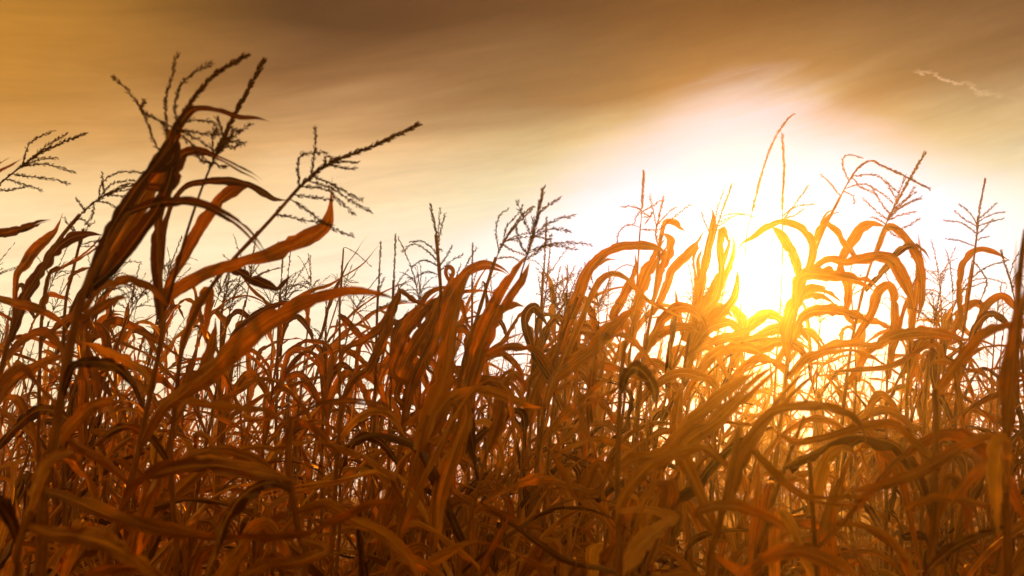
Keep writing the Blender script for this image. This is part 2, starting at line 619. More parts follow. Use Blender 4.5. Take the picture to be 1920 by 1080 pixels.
def traced_leaf(root, base, stalk3, spec, d, rnd):
    pts = spec['p']
    n = len(pts)
    dz = spec.get('dz', rnd.uniform(-0.22, 0.22))
    d0 = spec.get('d')
    if d0 is None:
        # depth where the stalk is nearest
        px = np.array([to_px(q)[:2] for q in stalk3])
        i = np.argmin(np.hypot(px[:, 0] - pts[0][0], px[:, 1] - pts[0][1]))
        d0 = to_px(stalk3[i])[2]
    bow = spec.get('bow', rnd.uniform(-0.05, 0.05))
    c = []
    for i, q in enumerate(pts):
        t = i / (n - 1)
        c.append(P(q[0], q[1], d0 + dz * t + bow * math.sin(math.pi * t)))
    c = np.array(c)
    pre = 0
    dist = np.linalg.norm(stalk3 - (c[0] - np.array([0, 0, 0.03])), axis=1)
    i = int(np.argmin(dist))
    if dist[i] > 0.02 and not spec.get('loose'):
        c = np.vstack([stalk3[i], c])
        pre = 1
    N = 46
    L = np.linalg.norm(np.diff(c, axis=0), axis=1).sum()
    cc = resample(c, N)
    s = np.linspace(0, 1, N)
    W = spec['w'] * d0 / FPX
    if len(pts[0]) == 3:
        k = np.array([q[2] for q in pts]) * d0 / FPX
        if pre:
            k = np.concatenate([[k[0] * 0.7], k])
        arc = np.concatenate([[0], np.cumsum(np.linalg.norm(np.diff(c, axis=0), axis=1))])
        wd = np.interp(s, arc / arc[-1], k)
        wd = wd * np.clip((1 - s) / 0.16, 0.02, 1) ** 0.7
    else:
        wd = width_profile(s, W, spec.get('blunt', 2.4), spec.get('base', 0.55))
    V = unit(cc - CAM)
    T = tangents(cc)
    S = np.cross(T, V)
    for j in range(1, N):           # keep the blade from flipping over
        if S[j] @ S[j - 1] < 0:
            S[j] = -S[j]
    S = unit(S)
    r0, r1 = spec.get('roll', (rnd.uniform(-35, 35), rnd.uniform(-45, 45)))
    roll = np.radians(r0 + (r1 - r0) * s + 22 * np.sin(s * rnd.uniform(4, 10) + rnd.uniform(0, 6)))
    wd = 0.76 * wd / np.maximum(np.cos(roll), 0.7)
    S = rotate(S, T, roll)
    fold = np.radians(spec.get('fold', rnd.uniform(12, 34))) * (1 - 0.5 * s)
    v, f, uv = ribbon(cc, wd, S, fold, spec.get('wave', 0.11), rnd, spec.get('rag', 0.09), 7, 0.11)
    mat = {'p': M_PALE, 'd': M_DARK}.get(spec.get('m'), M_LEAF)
    return link('leaf', make_mesh('leaf', v - base, f, mat, uv), root)


def px_path(pts, d, dz=0.0):
    n = len(pts)
    return np.array([P(q[0], q[1], (q[2] if len(q) > 2 else d) + dz * i / max(1, n - 1)) for i, q in enumerate(pts)])


def hero(label, d, stalk, leaves=(), tassel=None, r=0.011, rtop=0.005, lean=0.06, ear=None, seed=0, group='corn plants standing out from the field'):
    rnd = np.random.default_rng(1000 + seed)
    st = px_path(stalk, d)
    p0 = st[0]
    foot = np.array([p0[0] - lean * p0[2], p0[1] + 0.02, -0.02])
    midp = foot * 0.45 + p0 * 0.55
    path = np.vstack([foot, midp, st]) if p0[2] > 0.25 else np.vstack([foot, st])
    root = plant_root(foot, label, group)
    v, f, uv = stalk_geometry(path, r, rtop, rnd)
    link('stalk', make_mesh('stalk', v - foot, f, M_STALK, uv), root)
    st3 = resample(path, 160)
    for sp in leaves:
        traced_leaf(root, foot, st3, sp, d, rnd)
    if tassel:
        for tz in (tassel if isinstance(tassel, list) else [tassel]):
            hero_tassel(root, foot, tz, d, rnd, st3)
    # older leaves below the traced ones, hanging close to the stalk
    H = st3[-1][2]
    for k in range(rnd.integers(4, 7)):
        h = rnd.uniform(0.25, min(1.0, 0.62 * H))
        i = int(np.argmin(np.abs(st3[:, 2] - h)))
        loose_leaf(root, foot, st3[i], rnd, rnd.uniform(0.45, 0.75), old=True)
    return root


def hero_tassel(root, foot, tz, d, rnd, st3):
    ax = px_path(tz['axis'], tz.get('d', d), tz.get('dz', rnd.uniform(-0.08, 0.08)))
    dd = tz.get('d', d)
    c = resample(ax, 40)
    size = tz.get('size', 0.0095)
    t = link('tassel', spike_mesh('tassel', c - foot, rnd, tz.get('r', 0.0024), tz.get('from', 0.35), tz.get('dense', 1.3), size, tz.get('tilt', 0.42)), root)
    for b in tz.get('br', ()):
        q = px_path(b, dd)
        k = len(q)
        off = rnd.uniform(-0.09, 0.09)
        q = q + np.outer(np.linspace(0, 1, k), unit(q[-1] - CAM)) * off
        # root of the branch sits on the axis
        i = int(np.argmin(np.linalg.norm(c - q[0], axis=1)))
        if np.linalg.norm(c[i] - q[0]) > 0.004:
            q = np.vstack([c[max(0, i - 1)], q])
        cb = resample(q, 26)
        link('tassel_branch', spike_mesh('tassel_branch', cb - foot, rnd, 0.0015, 0.1, 1.1, size * 0.80, 0.48), t)
    for _ in range(tz.get('auto', 0)):
        f0 = rnd.uniform(*tz.get('zone', (0.22, 0.5)))
        i = int(f0 * 39)
        T = unit(c[min(39, i + 1)] - c[i])
        o = rnd.normal(size=3) + np.array([0.45, 0, 0])
        o = unit(o - (o @ T) * T)
        ang = rnd.uniform(0.35, 0.95)
        dr = unit(T * math.cos(ang) + o * math.sin(ang))
        Ln = rnd.uniform(0.09, 0.19) * tz.get('k', 1.0)
        s = np.linspace(0, 1, 16)[:, None]
        drop = rnd.uniform(0.0, 0.5)
        cb = c[i] + dr * Ln * s + np.array([0.25 * drop, 0, -drop]) * Ln * s ** 2
        link('tassel_branch', spike_mesh('tassel_branch', cb - foot, rnd, 0.0012, 0.1, 0.85, size * 0.9, 0.5), t)


def leaf_curve(p0, rnd, L, az, e0, e1, n=26, kink=None, sway=0.0):
    """a blade that leaves the stalk at elevation e0 and bends over to e1 (radians), heading az"""
    s = np.linspace(0, 1, n)
    pw = rnd.uniform(0.9, 1.8)
    e = e0 + (e1 - e0) * s ** pw
    if kink is not None:
        e = e - kink[1] / (1 + np.exp(-(s - kink[0]) * 30))
    a = az + sway * s ** 1.5
    for _ in range(rnd.integers(1, 4)):
        t = 1 / (1 + np.exp(-(s - rnd.uniform(0.15, 0.95)) * rnd.uniform(18, 60)))
        e = e + rnd.normal(0, 0.42) * t
        a = a + rnd.normal(0, 0.55) * t
    e = np.clip(e, -1.52, 1.5)
    dv = np.stack([np.cos(e) * np.cos(a), np.cos(e) * np.sin(a), np.sin(e)], 1) * (L / (n - 1))
    c = np.vstack([[0, 0, 0], np.cumsum(dv, axis=0)[:-1]]) + p0
    c[:, 2] = np.maximum(c[:, 2], 0.02)
    return c, a


def loose_blade(p0, rnd, L, az, old=False, n=30, W=None, m=7):
    if old:
        e0, e1 = rnd.uniform(0.0, 0.9), rnd.uniform(-1.5, -1.2)
        W = W or rnd.uniform(0.022, 0.042)
        wave, fold, twist = 0.16, rnd.uniform(20, 55), rnd.uniform(-2.2, 2.2)
        kink = (rnd.uniform(0.12, 0.3), rnd.uniform(0.3, 1.0))
    else:
        W = W or rnd.uniform(0.024, 0.048)
        wave, fold, twist = 0.11, rnd.uniform(10, 36), rnd.uniform(-1.4, 1.4)
        q = rnd.random()
        kink = None
        if q < 0.32:                                   # bent over in an arch
            e0, e1 = rnd.uniform(0.95, 1.32), rnd.uniform(-1.35, -0.3)
        elif q < 0.52:                                 # short and upright
            e0, e1 = rnd.uniform(1.1, 1.4), rnd.uniform(0.4, 1.0)
            L *= rnd.uniform(0.5, 0.75)
        elif q < 0.84:                                 # snapped, the outer part hanging
            e0 = rnd.uniform(0.7, 1.3)
            e1 = e0 - rnd.uniform(0.1, 0.6)
            kink = (rnd.uniform(0.22, 0.65), rnd.uniform(1.2, 2.6))
            twist = rnd.uniform(-2.4, 2.4)
        else:                                          # rolled into a narrow quill
            e0, e1 = rnd.uniform(0.6, 1.2), rnd.uniform(-0.9, 0.5)
            fold = rnd.uniform(60, 80)
            twist = rnd.uniform(-3, 3)
    c, a = leaf_curve(p0, rnd, L, az, e0, e1, n, kink, rnd.uniform(-0.8, 0.8))
    S = np.stack([-np.sin(a), np.cos(a), np.zeros_like(a)], 1)
    s = np.linspace(0, 1, n)
    T = tangents(c)
    S = unit(S - (S * T).sum(1, keepdims=True) * T)
    S = rotate(S, T, twist * s + rnd.uniform(-0.5, 0.5) + 0.25 * np.sin(s * 9 + rnd.uniform(0, 6)))
    wd = width_profile(s, W, rnd.uniform(1.6, 3.0), 0.6)
    return ribbon(c, wd, S, np.radians(fold) * (1 - 0.4 * s), wave, rnd, 0.13 if old else 0.10, m, 0.16 if old else 0.12)


def wind_az(rnd, k, phase):
    """leaves alternate on two sides of the stalk, blown over towards +x"""
    a = phase + math.pi * k + rnd.normal(0, 0.45)
    x, y = math.cos(a) + 0.75, math.sin(a)
    return math.atan2(y, x)


def loose_leaf(root, foot, p, rnd, L, az=None, old=False, W=None, mat=None):
    az = rnd.uniform(-1.4, 1.4) if az is None else az
    v, f, uv = loose_blade(np.asarray(p, float), rnd, L, az, old, 30, W)
    if mat is None:
        q = rnd.random()
        mat = M_DARK if q < 0.16 else (M_PALE if q > 0.90 else M_LEAF)
    return link('leaf', make_mesh('leaf', v - foot, f, mat, uv), root)


def lf(p, w, **k):
    k.update(p=p, w=w)
    return k


# the tall leaning plants that break the skyline beside the golden part of the sky
hero('tallest corn plant, dark against amber sky, with fanned tassel spikes and a hooked top leaf', 2.0,
     [(75, 1080), (80, 940), (95, 860), (112, 760), (140, 610), (163, 535), (215, 440), (272, 345), (312, 275), (322, 245)],
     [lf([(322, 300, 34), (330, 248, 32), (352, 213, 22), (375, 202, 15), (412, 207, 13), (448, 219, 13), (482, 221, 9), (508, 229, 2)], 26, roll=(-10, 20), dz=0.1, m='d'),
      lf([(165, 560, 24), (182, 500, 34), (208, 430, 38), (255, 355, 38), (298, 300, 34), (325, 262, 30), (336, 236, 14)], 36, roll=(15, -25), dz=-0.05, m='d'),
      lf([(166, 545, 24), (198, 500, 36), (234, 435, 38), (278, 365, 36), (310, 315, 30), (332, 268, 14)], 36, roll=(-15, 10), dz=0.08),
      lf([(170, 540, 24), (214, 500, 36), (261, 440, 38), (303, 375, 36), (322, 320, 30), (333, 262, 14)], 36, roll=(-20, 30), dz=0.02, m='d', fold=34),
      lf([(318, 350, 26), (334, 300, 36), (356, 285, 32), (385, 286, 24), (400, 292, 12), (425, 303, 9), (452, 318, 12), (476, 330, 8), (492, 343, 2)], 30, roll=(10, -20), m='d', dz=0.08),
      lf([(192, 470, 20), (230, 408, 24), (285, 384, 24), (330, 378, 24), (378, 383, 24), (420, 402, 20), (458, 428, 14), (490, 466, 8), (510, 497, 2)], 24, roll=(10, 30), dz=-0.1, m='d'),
      lf([(150, 585, 14), (183, 543, 18), (208, 529, 26), (240, 523, 28), (266, 530, 24), (290, 546, 18), (330, 590, 4)], 26, dz=0.12),
      lf([(140, 610, 14), (156, 601, 24), (187, 578, 28), (219, 560, 18), (249, 551, 3)], 24, dz=0.1, roll=(20, -10)),
      lf([(114, 750, 14), (135, 690, 24), (165, 679, 28), (200, 681, 28), (226, 693, 24), (242, 712, 16), (262, 745, 3)], 26, dz=-0.1, m='d', roll=(10, -15)),
      lf([(98, 850, 16), (108, 830, 26), (142, 790, 34), (176, 761, 32), (207, 752, 18), (235, 760, 4)], 32, dz=0.05, roll=(25, -10)),
      lf([(77, 918, 14), (130, 935, 32), (218, 972, 34), (330, 1001, 32), (450, 1012, 30), (560, 1001, 28), (640, 972, 30), (700, 945, 26), (757, 941, 8)], 34, dz=-0.4, roll=(55, 60), bow=-0.05),
      lf([(70, 720, 12), (45, 690, 22), (20, 700, 26), (-20, 740, 20), (-60, 800, 5)], 26, dz=-0.1)],
     [dict(axis=[(322, 262), (333, 235), (352, 200), (398, 145), (462, 103)], size=0.0095, r=0.004, dense=2.6, tilt=0.45, **{'from': 0.15},
           br=[[(318, 268), (312, 225), (310, 195), (319, 155), (332, 103)],
               [(332, 238), (329, 205), (334, 172), (356, 142), (397, 117)],
               [(320, 262), (300, 282), (288, 262), (268, 210), (246, 178), (213, 144)],
               [(268, 210), (270, 195), (270, 186)],
               [(336, 236), (360, 226), (386, 226), (404, 234), (412, 252)],
               [(336, 242), (352, 246), (378, 250), (410, 252), (432, 262)],
               [(336, 246), (362, 256), (384, 270), (400, 284)],
               [(334, 250), (350, 262), (368, 280), (382, 298)],
               [(318, 260), (308, 244), (304, 232)]])],
     r=0.0135, rtop=0.006, seed=1)

hero('upright thick-stalked corn plant beside the tallest one, tassel spike crossing the hooked leaf', 2.25,
     [(200, 1080), (215, 1000), (228, 955), (256, 860), (284, 725), (302, 640), (305, 600), (301, 520), (298, 440), (304, 395)],
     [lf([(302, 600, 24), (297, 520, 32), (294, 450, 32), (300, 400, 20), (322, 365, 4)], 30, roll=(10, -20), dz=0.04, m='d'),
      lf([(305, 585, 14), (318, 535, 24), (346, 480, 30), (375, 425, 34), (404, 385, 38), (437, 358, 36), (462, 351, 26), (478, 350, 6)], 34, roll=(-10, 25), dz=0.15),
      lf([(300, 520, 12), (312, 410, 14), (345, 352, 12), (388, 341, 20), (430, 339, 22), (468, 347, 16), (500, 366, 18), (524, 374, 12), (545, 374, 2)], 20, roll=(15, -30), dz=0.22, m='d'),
      lf([(304, 590, 16), (322, 552, 30), (362, 522, 32), (408, 505, 32), (455, 492, 28), (505, 478, 38), (545, 462, 44), (590, 440, 46), (612, 420, 34), (620, 388, 14), (623, 328, 2)], 42, dz=0.2, roll=(-15, 20)),
      lf([(400, 508, 8), (432, 503, 20), (468, 520, 26), (508, 537, 24), (522, 540, 12), (534, 528, 12), (554, 511, 2)], 24, dz=0.1, loose=True, d=2.42, m='d'),
      lf([(262, 845, 16), (300, 775, 30), (345, 735, 40), (400, 692, 50), (455, 640, 56), (505, 602, 50), (550, 579, 40), (600, 558, 28), (650, 547, 24), (700, 549, 22), (730, 556, 18), (748, 567, 4)], 70, dz=-0.25, roll=(-15, 18), fold=20),
      lf([(284, 720, 12), (262, 690, 22), (222, 668, 26), (180, 650, 20), (145, 640, 4)], 24, dz=0.15),
      lf([(225, 960, 12), (262, 905, 30), (320, 880, 40), (385, 872, 44), (450, 880, 40), (510, 890, 28), (558, 905, 5)], 40, dz=-0.4, roll=(50, 30)),
      lf([(240, 905, 12), (200, 870, 26), (165, 850, 28), (135, 830, 20), (110, 800, 5)], 26, dz=-0.2)],
     [dict(axis=[(304, 600), (322, 540), (346, 450), (375, 362), (398, 305), (424, 248), (452, 192), (494, 115)], size=0.0105, r=0.0036, dense=2.6, tilt=0.42, **{'from': 0.62},
           br=[[(408, 284), (430, 262), (446, 250), (470, 232)], [(412, 276), (436, 266), (458, 268), (440, 276), (425, 274)],
               [(402, 294), (398, 270), (402, 244)], [(404, 290), (424, 270), (414, 240), (406, 222)],
               [(398, 305), (412, 312), (424, 314)], [(395, 308), (378, 302), (366, 292)], [(410, 280), (432, 256), (438, 244), (450, 246)]])],
     r=0.0125, rtop=0.0035, seed=2)

hero('leaning corn plant whose long bare stem ends in a slanting tassel over orange leaves', 2.35,
     [(330, 1080), (325, 960), (320, 860), (328, 760), (345, 640), (385, 555), (432, 492), (500, 420), (560, 352)],
     [lf([(340, 660, 12), (356, 610, 26), (372, 570, 30), (392, 545, 28), (388, 590, 20), (384, 650, 6)], 26, dz=0.2),
      lf([(326, 790, 14), (356, 740, 30), (384, 690, 34), (400, 640, 28), (405, 600, 8)], 30, dz=0.2),
      lf([(320, 880, 16), (365, 850, 28), (420, 845, 32), (480, 865, 30), (525, 900, 22), (560, 950, 5)], 30, dz=-0.2),
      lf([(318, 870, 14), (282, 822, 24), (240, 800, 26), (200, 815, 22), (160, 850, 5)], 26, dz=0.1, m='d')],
     [dict(axis=[(540, 375), (575, 338), (622, 304), (700, 274), (785, 233)], size=0.0100, r=0.0034, dense=2.4, tilt=0.44, **{'from': 0.1},
           br=[[(562, 352), (559, 320), (565, 291), (585, 288), (610, 285)], [(584, 325), (588, 300), (592, 268), (592, 241)],
               [(590, 332), (620, 344), (652, 362), (680, 376)], [(580, 340), (624, 354), (660, 378), (695, 397)],
               [(572, 350), (612, 356), (640, 380), (664, 402)], [(558, 366), (590, 370), (625, 376)],
               [(545, 374), (572, 392), (602, 414), (640, 436), (660, 441)], [(520, 400), (548, 408), (590, 416), (620, 420)],
               [(612, 308), (610, 294), (632, 298)], [(625, 304), (648, 304), (668, 305)], [(618, 310), (644, 316), (664, 315)]])],
     r=0.009, rtop=0.0036, seed=3, lean=0.02)

hero('corn plant at the picture edge with a brush tassel hanging into the golden sky', 2.9,
     [(-150, 1000), (-140, 800), (-110, 600), (-70, 440), (-30, 372), (0, 345)],
     [lf([(-60, 430, 20), (-20, 440, 26), (20, 434, 25), (55, 424, 20), (80, 416, 10), (98, 412, 2)], 24, loose=True, roll=(10, 20), m='d'),
      lf([(-40, 360, 16), (-10, 322, 16), (14, 305, 10), (32, 296, 2)], 14, loose=True)],
     [dict(axis=[(-10, 352), (40, 312), (82, 284), (120, 266), (160, 249)], size=0.0095, r=0.0026, dense=1.3, **{'from': 0.3},
           br=[[(42, 310), (52, 275), (70, 258), (100, 246)], [(50, 304), (85, 275), (123, 252)], [(42, 312), (80, 298), (108, 296)],
               [(38, 314), (80, 308), (112, 314), (142, 324)], [(20, 326), (60, 332), (100, 336), (130, 346)], [(10, 336), (45, 346), (80, 357)], [(-5, 356), (20, 356), (45, 350)]])],
     seed=4, group=None)

hero('corn plant with an arching olive leaf under the fine drooping tassel beside the tallest plant', 3.0,
     [(-20, 1080), (-15, 900), (-6, 740), (16, 640), (42, 566), (70, 520), (98, 470), (118, 440), (150, 402)],
     [lf([(16, 640, 20), (42, 568, 30), (69, 522, 32), (100, 474, 32), (129, 448, 30), (162, 439, 26), (196, 441, 4)], 30, dz=0.1, roll=(-15, 30), m='d'),
      lf([(28, 600, 10), (30, 520, 16), (45, 497, 26), (64, 470, 30), (90, 446, 24), (106, 428, 12), (118, 398, 3)], 26, dz=0.15, roll=(15, -15)),
      lf([(-40, 560, 14), (0, 560, 18), (37, 571, 24), (73, 581, 24), (112, 602, 14), (135, 630, 3)], 22, dz=-0.1, roll=(10, -10)),
      lf([(5, 680, 12), (40, 640, 22), (76, 622, 24), (108, 640, 20), (125, 690, 5)], 24, dz=0.15),
      lf([(-8, 760, 12), (20, 720, 26), (60, 690, 30), (100, 672, 20), (130, 668, 4)], 28, dz=0.2, roll=(20, -10)),
      lf([(-12, 850, 12), (30, 800, 28), (70, 770, 32), (110, 775, 26), (150, 810, 6)], 30, dz=-0.1, m='d')],
     [dict(axis=[(118, 440), (148, 405), (190, 370), (230, 352), (262, 346)], size=0.009, r=0.0022, dense=1.1, **{'from': 0.3},
           br=[[(185, 372), (190, 345), (215, 325), (250, 322), (282, 325)], [(188, 370), (210, 345), (250, 338)], [(192, 368), (225, 358), (270, 352)],
               [(196, 366), (192, 340), (192, 322)], [(180, 378), (205, 382), (228, 398)], [(176, 384), (172, 405), (162, 420)], [(198, 366), (235, 368), (262, 374)],
               [(160, 396), (150, 382), (143, 372)], [(130, 424), (152, 410), (168, 425)], [(205, 362), (240, 345), (275, 348)]])],
     seed=5)

hero('slim corn plant with thin hooked leaf blades behind the tallest one', 3.3,
     [(70, 1050), (72, 820), (76, 640), (82, 560), (92, 512), (108, 500)],
     [lf([(90, 514, 8), (125, 497, 10), (158, 478, 12), (186, 455, 8), (200, 438, 2)], 11, dz=0.1),
      lf([(78, 600, 10), (84, 555, 14), (90, 520, 10), (100, 508, 3)], 12, dz=0.03),
      lf([(76, 640, 12), (110, 610, 20), (142, 590, 22), (168, 604, 16), (182, 640, 4)], 20, dz=0.2)],
     seed=6, rtop=0.004)
hero('slim corn stalk with a narrow folded top leaf, close behind the tallest plant', 3.4,
     [(118, 1050), (118, 800), (119, 640), (124, 560), (134, 520), (146, 470), (156, 430)],
     [lf([(130, 540, 8), (134, 518, 11), (150, 508, 10), (175, 500, 3)], 10, dz=0.1),
      lf([(120, 620, 10), (148, 560, 18), (182, 520, 20), (215, 490, 6)], 18, dz=0.15, m='d')],
     [dict(axis=[(146, 470), (152, 455), (156, 430)], size=0.009, auto=5)], seed=7, rtop=0.004)

# the middle of the picture
hero('corn plant in the middle with one broad dark-red pointed leaf standing straight up', 2.9,
     [(822, 1080), (828, 1000), (840, 930), (862, 800), (880, 720), (905, 643), (935, 570)],
     [lf([(868, 770, 26), (886, 710, 42), (905, 648, 52), (925, 598, 56), (946, 556, 54), (968, 522, 44), (985, 495, 30), (994, 480, 4)], 52, dz=0.05, roll=(-12, 15), fold=25),
      lf([(838, 945, 18), (790, 958, 34), (783, 888, 44), (806, 804, 46), (840, 752, 36), (880, 733, 24), (918, 733, 24), (963, 750, 22), (1000, 763, 14), (1036, 764, 3)], 40, dz=-0.3, roll=(15, -30)),
      lf([(873, 742, 26), (872, 790, 44), (848, 855, 48), (828, 922, 44), (820, 985, 34), (812, 1050, 8)], 46, dz=-0.22, roll=(-10, 15), loose=True, d=2.75),
      lf([(850, 880, 10), (852, 922, 22), (905, 950, 26), (952, 970, 26), (992, 985, 20), (1030, 995, 4)], 24, dz=0.0, roll=(20, 5)),
      lf([(892, 690, 10), (898, 672, 16), (938, 652, 20), (980, 650, 22), (1010, 662, 22), (1030, 690, 18), (1040, 715, 4)], 20, dz=0.2),
      lf([(858, 820, 10), (900, 790, 20), (925, 800, 22), (940, 850, 16), (945, 900, 4)], 22, dz=0.1, m='p')],
     [dict(axis=[(975, 520), (990, 470), (1003, 425), (1012, 385), (1019, 351)], size=0.0105, r=0.0024, dense=1.6, **{'from': 0.25},
           br=[[(998, 440), (1010, 402), (1030, 384), (1050, 371)], [(985, 488), (1010, 470), (1035, 440)], [(988, 478), (975, 455), (968, 425)], [(992, 470), (1000, 440), (998, 410)]], auto=5)],
     r=0.012, seed=8, lean=0.03)

hero('corn plant whose wispy tassel curls over beside the broad dark-red leaf', 3.5,
     [(830, 1000), (842, 860), (858, 740), (876, 650), (893, 600), (912, 538), (930, 482)],
     [lf([(800, 690, 10), (815, 640, 18), (842, 560, 26), (873, 514, 26), (906, 497, 26), (938, 504, 20), (960, 520, 4)], 26, dz=0.1, roll=(-10, 25)),
      lf([(884, 620, 8), (872, 600, 12), (860, 552, 16), (848, 522, 14), (838, 508, 4)], 16, dz=0.1),
      lf([(868, 690, 12), (890, 620, 18), (925, 590, 22), (960, 572, 20), (985, 575, 4)], 22, dz=0.2),
      lf([(850, 790, 12), (880, 740, 22), (910, 715, 24), (940, 730, 18), (955, 770, 4)], 22, dz=-0.1)],
     [dict(axis=[(925, 500), (938, 466), (958, 432), (980, 402), (1000, 388)], size=0.009, r=0.0022, dense=1.2, **{'from': 0.2},
           br=[[(934, 466), (930, 432), (936, 405), (952, 392)], [(944, 452), (950, 425), (972, 400), (980, 386)], [(950, 444), (970, 420), (992, 398)], [(940, 458), (962, 470), (985, 478)], [(930, 486), (955, 482), (975, 490)]], auto=4)],
     seed=9)

hero('corn plant with three broad parallel leaves sweeping up under the tall vertical tassel', 3.6,
     [(745, 1000), (748, 880), (755, 790), (772, 715), (795, 660), (816, 610), (826, 560), (823, 500), (817, 440)],
     [lf([(756, 770, 22), (775, 712, 34), (800, 660, 40), (822, 600, 40), (846, 563, 32), (868, 549, 18), (884, 543, 3)], 38, dz=0.05, roll=(-10, 20)),
      lf([(744, 740, 18), (762, 675, 34), (796, 620, 36), (814, 582, 32), (826, 556, 20), (838, 535, 4)], 34, dz=0.15, roll=(20, -10)),
      lf([(736, 700, 14), (746, 656, 28), (764, 610, 34), (790, 580, 34), (812, 556, 26), (842, 551, 16), (862, 560, 4)], 32, dz=0.25, roll=(-20, 10)),
      lf([(822, 580, 8), (842, 530, 12), (850, 510, 12), (842, 500, 12), (836, 512, 10), (850, 545, 3)], 12, dz=0.1),
      lf([(752, 800, 12), (790, 775, 24), (835, 752, 26), (870, 765, 20), (895, 800, 5)], 24, dz=-0.2),
      lf([(748, 870, 12), (715, 830, 22), (680, 820, 24), (650, 850, 20), (635, 900, 5)], 24, dz=-0.1, m='d')],
     [dict(axis=[(822, 520), (822, 480), (818, 440), (812, 410), (807, 383)], size=0.0095, r=0.0022, dense=1.3, **{'from': 0.3},
           br=[[(821, 490), (800, 470), (775, 458), (754, 472)], [(820, 478), (806, 462), (790, 452), (771, 453)], [(822, 500), (796, 488), (772, 500)],
               [(823, 500), (836, 482), (848, 462)], [(823, 510), (845, 490), (866, 478)], [(822, 515), (800, 510), (780, 520)]], auto=3)],
     r=0.0105, seed=10)

hero('corn plant with a narrow kinked leaf like a bent finger beyond the broad sweeping leaf', 3.4,
     [(625, 1000), (630, 880), (640, 770), (660, 712), (690, 690), (712, 640), (730, 590)],
     [lf([(642, 750, 12), (662, 714, 18), (692, 688, 24), (716, 640, 26), (735, 582, 26), (748, 552, 18), (745, 528, 3)], 24, dz=0.05, roll=(-10, 10)),
      lf([(636, 700, 8), (645, 657, 12), (680, 640, 18), (712, 616, 18), (732, 576, 12), (742, 545, 3)], 16, dz=0.2),
      lf([(748, 545, 6), (755, 548, 14), (775, 562, 16), (795, 572, 6), (806, 578, 2)], 14, loose=True, d=3.45),
      lf([(632, 860, 12), (600, 815, 22), (565, 800, 24), (535, 830, 18), (520, 880, 4)], 22, dz=0.1),
      lf([(634, 830, 12), (665, 790, 22), (705, 770, 24), (740, 785, 18), (760, 820, 4)], 22, dz=0.1, m='p')],
     seed=11, r=0.010)

hero('bare broken corn stalk with a snapped thin top rising behind the broad sweeping leaf', 4.0,
     [(636, 1000), (637, 880), (637, 760), (637, 660), (637, 578), (640, 530), (644, 466)],
     [lf([(636, 590, 8), (648, 600, 16), (668, 622, 18), (690, 650, 12), (700, 670, 3)], 16, dz=0.1)],
     [dict(axis=[(643, 480), (646, 464), (672, 478), (697, 501)], size=0.006, r=0.0015, dense=0.5, br=[[(640, 525), (660, 520), (672, 500)], [(641, 510), (655, 528), (672, 530)]])],
     r=0.009, rtop=0.0028, seed=12)

for i, (lab, d, xs, top, y0, k) in enumerate([
        ('thin corn plant topped by the shorter of two straight bottlebrush tassels in the pale sky', 4.6, 706, (714, 455), 620, 3),
        ('thin corn plant topped by the taller of two straight bottlebrush tassels in the pale sky', 4.6, 735, (742, 440), 610, 3),
        ('corn plant with a small plain tassel rising behind the three parallel leaves', 5.0, 885, (886, 456), 600, 2),
        ('corn plant with the fir-like tassel just past the broad dark-red leaf', 4.4, 1014, (1025, 408), 610, 6),
        ('low corn plant with a stubby upright tassel short of the big brown arch leaf', 5.4, 1062, (1064, 498), 620, 5),
        ('thin corn plant with a short blunt tassel beneath the kinked orange leaf', 4.9, 522, (530, 484), 610, 4),
        ('corn plant with a broad green-gold feathery tassel in the gap under the orange leaf', 5.0, 415, (432, 500), 600, 9),
        ('corn plant with a wide spread tassel below the crest of the broad sweeping leaf', 5.0, 610, (612, 545), 700, 10)]):
    hero(lab, d, [(xs - 8, 1000), (xs - 6, 860), (xs - 3, 740), (xs, y0), (xs + (top[0] - xs) * 0.4, (y0 + top[1]) / 2)],
         [lf([(xs - 3, 740, 12), (xs + 20, 680 - i * 3, 20), (xs + 50, 660, 22), (xs + 85, 690, 16), (xs + 100, 740, 4)], 20, dz=0.2),
          lf([(xs - 4, 780, 12), (xs - 30, 720, 20), (xs - 58, 700, 20), (xs - 85, 740, 14), (xs - 92, 790, 4)], 20, dz=-0.1),
          lf([(xs, y0 + 60, 10), (xs + 8, y0 + 10, 18), (xs + 32, y0 - 16, 18), (xs + 58, y0 + 10, 12), (xs + 70, y0 + 50, 3)], 18, dz=0.15, m='d')],
         [dict(axis=[(xs, y0), (xs + (top[0] - xs) * 0.5, (y0 + top[1]) / 2), top], size=0.009, r=0.0022, dense=1.4, auto=k, zone=(0.15, 0.5), **{'from': 0.35})],
         r=0.0095, seed=20 + i, lean=0.03)

